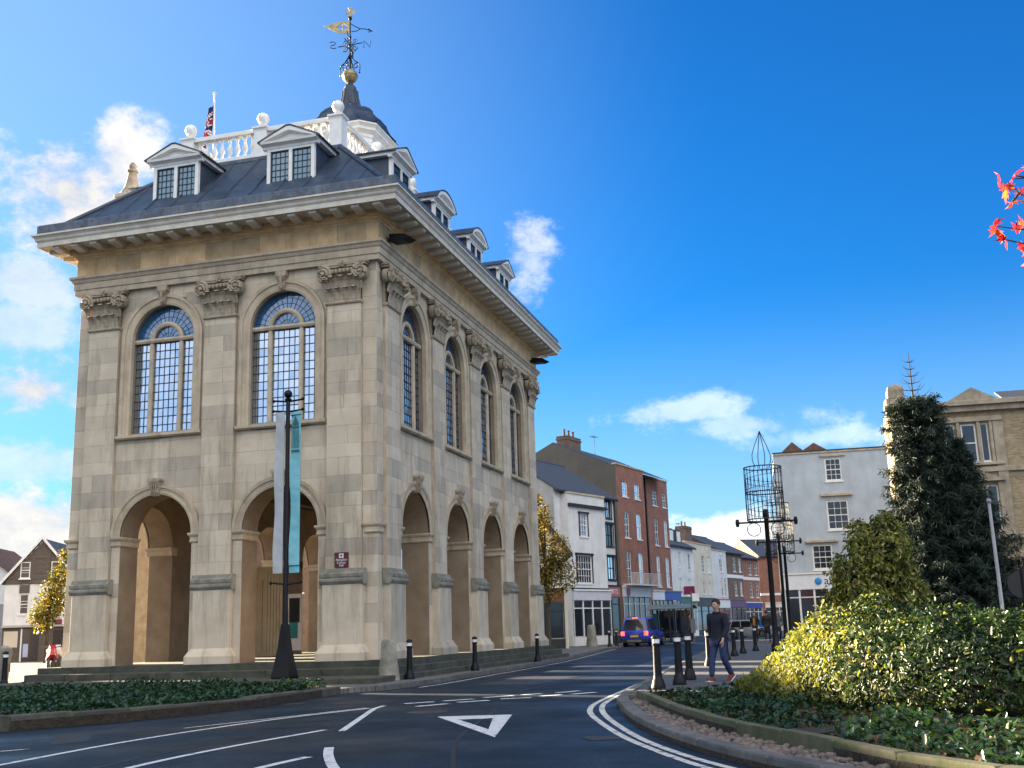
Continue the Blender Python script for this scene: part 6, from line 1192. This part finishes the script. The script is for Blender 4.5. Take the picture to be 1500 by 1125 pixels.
# ---------------------------------------------------------------- vehicles
def car(name, label, loc, rz, paint, H=1.66, W_=1.8, L_=4.3, suv=True, roofrails=True):
    t = thing(name, label, 'car', loc, rz, None); hw = W_/2       # front towards +x, rear at -x
    gc = .24 if suv else .16; wl = .92 if suv else .84
    def sec(x, w, z0, z1, top=1., r=.1): return [(x, -w, z0+.12), (x, -w*.94, z0), (x, w*.94, z0), (x, w, z0+.12), (x, w, z1-r), (x, w*top, z1), (x, -w*top, z1), (x, -w, z1-r)]
    b = MB(); xs = L_/2
    b.loft([sec(-xs, hw*.86, gc+.14, wl-.02, .93), sec(-xs+.05, hw*.94, gc+.06, wl, .94), sec(-xs+.3, hw, gc, wl+.02, .95), sec(-.5, hw, gc, wl+.03, .95), sec(.75, hw, gc, wl+.01, .95), sec(xs-.55, hw*.98, gc, wl-.06, .9), sec(xs-.12, hw*.9, gc+.04, wl-.18, .86), sec(xs, hw*.8, gc+.12, wl-.3, .85)])
    b.build('body', paint, t, True)
    def g(x, w, z): return [(x, -w, z), (x, w, z)]
    cab = [(-xs+.12, hw*.93, wl, -xs+.42, hw*.74, H-.06), ]
    b = MB(); zr = H-.03
    low = [(-xs+.08, hw*.92), (-xs+.3, hw*.955), (.55, hw*.95), (1.0, hw*.86)]; hi = [(-xs+.34, hw*.74), (-xs+.55, hw*.77), (.05, hw*.77), (.3, hw*.7)]
    L0 = [(x, -w, wl-.02) for x, w in low]+[(x, w, wl-.02) for x, w in low[::-1]]; L1 = [(x, -w, zr-.04) for x, w in hi]+[(x, w, zr-.04) for x, w in hi[::-1]]; L2 = [(x*.98, y*.92, zr) for x, y, z in L1]
    b.loft([L0, L1, L2]); b.build('cabin', paint, t, True)
    def lerp(p, q, k): return tuple(p[i]+(q[i]-p[i])*k for i in range(3))
    def pane(nm, i, j, a0, a1, k0, k1, off, m=None):
        p = [lerp(lerp(L0[i], L0[j], a), lerp(L1[i], L1[j], a), k) for a, k in ((a0, k0), (a1, k0), (a1, k1), (a0, k1))]
        c = Vector(p[0])-Vector(p[1]); d = Vector(p[3])-Vector(p[0]); n = c.cross(d).normalized(); cen = sum((Vector(q) for q in p), Vector())/4
        if n.dot(cen-Vector((0, 0, wl))) < 0: n = -n
        q = MB(); q.add([tuple(Vector(v)+n*off) for v in p]+[tuple(Vector(v)-n*.01) for v in p], [(0, 1, 2, 3), (0, 4, 5, 1), (1, 5, 6, 2), (2, 6, 7, 3), (3, 7, 4, 0)]); q.build(nm, m or CG, t)
    pane('rear_window', 7, 0, .06, .94, .12, .9, .012); pane('windscreen', 3, 4, .05, .95, .08, .95, .012)
    for i, j in ((1, 2), (6, 5)): pane('side_window', i, j, .04, .46, .12, .92, .012); pane('side_window', i, j, .5, .97, .12, .92, .012)
    for i, j in ((0, 1), (7, 6)): pane('quarter_window', i, j, .25, .95, .15, .85, .012)
    for sx in (-xs+.78, xs-.82):
        for sy in (-1, 1):
            b = MB(); b.lathe([(.2, -.1), (.33, -.1), (.345, -.06), (.345, .06), (.33, .1), (.2, .1)], n=20); b.v = [(sx+p[0], sy*(hw-.1)+p[2], .345+p[1]) for p in b.v]; w = b.build('wheel', BM['black'], t, True)
            b = MB(); b.lathe([(.2, -.105), (.2, .105), (.05, .115)], n=10); b.v = [(sx+p[0], sy*(hw-.1)+sy*p[2], .345+p[1]) for p in b.v]; b.build('rim', MT['kerb'], w)
            b = MB(); b.tube([(sx+.41*math.cos(a*math.pi/8), sy*(hw-.0), .36+.41*math.sin(a*math.pi/8)) for a in range(9)], .055, 6); b.build('arch_trim', BM['black'], t)
    for sy in (-1, 1):
        b = MB(); b.cbox(-xs-.0, -xs+.14, min(sy*hw*.66, sy*hw*.93), max(sy*hw*.66, sy*hw*.93), wl-.24, wl+.0, .02); b.build('tail_light', TAIL, t)
        b = MB(); b.cbox(xs-.2, xs-.04, min(sy*hw*.5, sy*hw*.82), max(sy*hw*.5, sy*hw*.82), wl-.36, wl-.2, .02); b.build('headlight', CG, t)
        b = MB(); b.ball((.62, sy*(hw+.1), wl+.08), .1, 8, 6, (.6, 1, .8)); b.build('door_mirror', BM['black'], t, True)
        if roofrails: b = MB(); b.tube([(-xs+.5, sy*hw*.7, zr+.02), (-xs+.6, sy*hw*.7, zr+.07), (.1, sy*hw*.7, zr+.07), (.2, sy*hw*.7, zr+.0)], .022, 6); b.build('roof_rail', MT['kerb'], t)
    b = MB(); b.cbox(-xs-.05, -xs+.12, -hw*.9, hw*.9, gc+.02, gc+.26, .03); b.build('rear_bumper', BM['black'], t); b = MB(); b.cbox(-xs-.07, -xs-.05, -hw*.5, hw*.5, gc+.04, gc+.18, .01); b.build('skid_plate', MT['kerb'], t)
    b = MB(); b.box(-xs-.018, -xs+.02, -.26, .26, wl-.34, wl-.23); b.build('number_plate', mat('plate', (.6, .45, .06), bump=0), t)
    b = MB(); b.box(-xs+.4-.1, -xs+.4-.06, -.16, .16, zr-.05, zr+.0); b.build('brake_light', TAIL, t)
    b = MB(); b.cbox(-xs-.02, -xs+.02, -.3, .3, wl-.17, wl-.13, .008); b.build('boot_trim', MT['kerb'], t)
    b = MB(); b.box(-xs+.3, xs-.3, -hw*.8, hw*.8, .2, .45); b.build('underbody', BM['black'], t); return t
CG = glass('car_glass', (.01, .012, .014), .03)
TAIL = mat('tail_lens', (.5, .012, .01), bump=0, rough=.2); e_ = TAIL.node_tree.nodes['Principled BSDF']; e_.inputs['Emission Color'].default_value = (1, .05, .02, 1); e_.inputs['Emission Strength'].default_value = 1.2
car('blue_car', 'bright blue estate car seen from behind with its red lights on', (-.25, 44.6, 0), R(83), mat('blue_paint', (.008, .03, .42), (.006, .025, .36), rough=.25, bump=0, coat=.8), H=1.8, W_=1.86)
car('silver_car', 'silver car parked far down the street beside the walking man', (5.2, 66, 0), R(-25), mat('silver_paint', (.5, .52, .53), bump=0, rough=.25, metal=.4, coat=.6), H=1.5, W_=1.75, L_=4.1, suv=False, roofrails=False)
# ---------------------------------------------------------------- people
def skin_mesh(name, joints, edges, m, levels=2):
    me = bpy.data.meshes.new(name); me.from_pydata([j[:3] for j in joints], edges, []); o = bpy.data.objects.new(name, me); COL.objects.link(o)
    md = o.modifiers.new('skin', 'SKIN'); md.use_smooth_shade = True
    for v, j in zip(me.skin_vertices[0].data, joints): r = j[3]; v.radius = r if isinstance(r, tuple) else (r, r)
    me.skin_vertices[0].data[0].use_root = True
    s = o.modifiers.new('sub', 'SUBSURF'); s.levels = s.render_levels = levels
    dg = bpy.context.evaluated_depsgraph_get(); r = bpy.data.meshes.new_from_object(o.evaluated_get(dg)); bpy.data.objects.remove(o); r.materials.clear(); r.materials.append(m); r.name = name
    r.polygons.foreach_set('use_smooth', [True]*len(r.polygons)); return r
skin_m = mat('skin', (.42, .25, .17), (.36, .2, .14), rough=.55, bump=0)
def person(label, loc, rz, top, legs, shoe, hair, stride=.3, detail=2, inner=None, arms=.2, H=1.75, coat=0., hands_pocket=True):
    t = thing('person', label, 'person', loc, rz, None); k = H/1.75; t.scale = (k,)*3      # faces -y
    hip, st = .92, stride
    LA, RA_ = (.11, st*.95, .13), (-.1, -st*.75, .09); LKn, RKn = (.11, st*.18-.05, .5), (-.1, -st*.42-.03, .49)
    aL, aR = arms, -arms
    def arm(s, a): return [(s*.2, 0, 1.42), (s*.26, -a*.35+.03, 1.14), (s*.24, -a-.06, .92)]
    A1, A2 = arm(1, aL), arm(-1, aR)
    body = [(0, 0, .95, .1), (0, 0, 1.2, .1), (0, 0, 1.42, (.09, .08)), (0, -.01, 1.5, .052), (0, -.02, 1.57, .055), (0, -.03, 1.62, (.082, .094)), (0, -.025, 1.70, (.078, .092)), (0, -.02, 1.75, .05)]
    ed = [(i, i+1) for i in range(7)]
    for S_ in (A1, A2):
        i = len(body); body += [(*S_[0], .05), (*S_[1], .038), (*S_[2], .03)]; ed += [(2, i), (i, i+1), (i+1, i+2)]
        s = 1 if S_ is A1 else -1; w = Vector(S_[2]); h = len(body); body.append((w.x, w.y-.02, w.z-.07, (.022, .036))); ed.append((i+2, h))
        for f in range(4): fi = len(body); L_ = (.075, .085, .08, .065)[f]; body += [(w.x+s*.004, w.y-.045+f*.019, w.z-.115, .0095), (w.x-s*.012, w.y-.048+f*.019, w.z-.115-L_*.6, .0085), (w.x-s*.035, w.y-.046+f*.018, w.z-.115-L_*.9, .007)]; ed += [(h, fi), (fi, fi+1), (fi+1, fi+2)]
        fi = len(body); body += [(w.x-s*.02, w.y-.06, w.z-.075, .0105), (w.x-s*.03, w.y-.075, w.z-.12, .0085)]; ed += [(h, fi), (fi, fi+1)]
    put(skin_mesh('body', body, ed, skin_m, detail), 'body', t)
    J = [(0, 0, 1.05, (.185, .14)), (0, .0, 1.25, (.19, .145)), (0, .0, 1.4, (.175, .115)), (0, 0, 1.475, (.075, .07)), (0, .0, .92, (.175, .13)), (0, .0, .82-coat, (.17 if not coat else .19, .13))]; je = [(0, 1), (1, 2), (2, 3), (0, 4), (4, 5)]
    for S_ in (A1, A2): i = len(J); J += [(*S_[0], .092), (*S_[1], .078), (*(Vector(S_[2])+Vector((0, 0, .015))), .05)]; je += [(2, i), (i, i+1), (i+1, i+2)]
    put(skin_mesh('jacket', J, je, top, detail), 'jacket', t)
    b = MB(); b.lathe([(.09, 1.45), (.1, 1.48), (.092, 1.52), (.075, 1.515)], 0, -.005, 12); b.build('collar', top, t, True)
    G_ = [(0, 0, .93, (.15, .115)), (.09, 0, .86, .1), (*LKn, .078), (*LA, .066), (-.09, 0, .86, .1), (*RKn, .078), (*RA_, .066)]
    put(skin_mesh('trousers', G_, [(0, 1), (1, 2), (2, 3), (0, 4), (4, 5), (5, 6)], legs, detail), 'trousers', t)
    for F, pit in ((LA, .55), (RA_, -.12)):
        b = MB(); b.loft([[(x*w, y, z) for x, z in ((-1, 0), (1, 0), (.8, h), (-.8, h))] for y, w, h in ((.09, .03, .06), (.07, .042, .09), (0, .042, .1), (-.08, .046, .075), (-.15, .045, .055), (-.19, .03, .035))]); o = b.build('shoe', shoe, t, True, (F[0], F[1], F[2]-.09 if pit < 0 else F[2]-.06)); o.rotation_euler = (pit, 0, 0)
        b = MB(); b.box(-.045, .045, -.18, .085, -.018, .004); q = b.build('sole', MT['white'], o)
    hb = MB(); hb.ball((0, -.003, 1.705), .11, 12, 9, (.88, 1.02, .98)); hb.v = [(x, y if y > -.075 or z > 1.735 else -.055, max(z, 1.6 if y > .02 else 1.69)) for x, y, z in hb.v]; hb.build('hair', hair, t, True)
    if detail > 1:
        b = MB(); b.loft([[(x, y, z) for x in (-.012, .012)]+[(.016, y+.02, z-.02), (-.016, y+.02, z-.02)] for y, z in ((-.108, 1.675), (-.135, 1.64), (-.112, 1.628))]); b.build('nose', skin_m, t, True)
        for s in (-1, 1): b = MB(); b.ball((s*.032, -.107, 1.672), .011, 8, 5, (1.3, .5, .6)); b.build('eye', BM['black'], t, True); b = MB(); b.ball((s*.083, -.01, 1.655), .028, 7, 5, (.4, .7, 1.1)); b.build('ear', skin_m, t, True)
        b = MB(); b.ball((0, -.108, 1.598), .02, 8, 5, (1.3, .4, .3)); b.build('mouth', mat('lips', (.3, .12, .1), bump=0), t, True)
        for s in (-1, 1): b = MB(); b.tube([(s*.015, -.113, 1.69), (s*.035, -.115, 1.697), (s*.052, -.105, 1.69)], .005, 4); b.build('eyebrow', hair, t)
    if inner: b = MB(); b.loft([[(-w, y, z), (w, y, z), (w, y+.05, z), (-w, y+.05, z)] for w, y, z in ((.06, -.15, .95), (.07, -.15, 1.2), (.05, -.12, 1.42))]); b.build('shirt', inner, t, True)
    return t
cl = lambda n, c, **k: mat(n, c, tuple(x*.75 for x in c), rough=.85, scale=8, bump=.25, bscale=30, **k)
navy, jean, black, dhair = cl('navy_cloth', (.004, .006, .018)), cl('jeans', (.018, .035, .11)), cl('black_cloth', (.012, .012, .013)), mat('dark_hair', (.012, .01, .009), bump=.4, rough=.6)
person('man in a navy jacket, blue jeans and red brown trainers walking beside the bollards', (9.15, -4.1, PZ), R(-32), navy, jean, cl('trainer', (.16, .035, .025)), dhair, .27, 2, None, .1, 1.6, .1)
person('person in a dark open jacket over an orange top on the far pavement', (6.75, 44.4, PZ), R(-10), black, black, black, dhair, .12, 1, cl('orange_top', (.4, .13, .03)), .05, 1.75)
person('person in a long black coat standing beside the lamp posts', (7.65, 41.5, PZ), R(170), black, black, black, dhair, .1, 1, None, .05, 1.78, .35)
person('person in a grey coat seen past the candle posts', (8.45, 38.0, PZ), R(20), cl('grey_coat', (.08, .085, .1)), navy, black, mat('fair_hair', (.25, .16, .08), bump=.3), .15, 1, None, .1, 1.72, .2)
person('person in a dark green coat waiting by the bus stop pole', (2.4, 47.0, PZ), R(60), cl('green_coat', (.03, .05, .045)), black, black, dhair, .1, 1, None, .05, 1.75, .1)
person('person in black walking past the white shopfront beyond the shelter', (3.55, 52.0, PZ), R(-70), black, black, black, dhair, .2, 1, None, .12, 1.7)
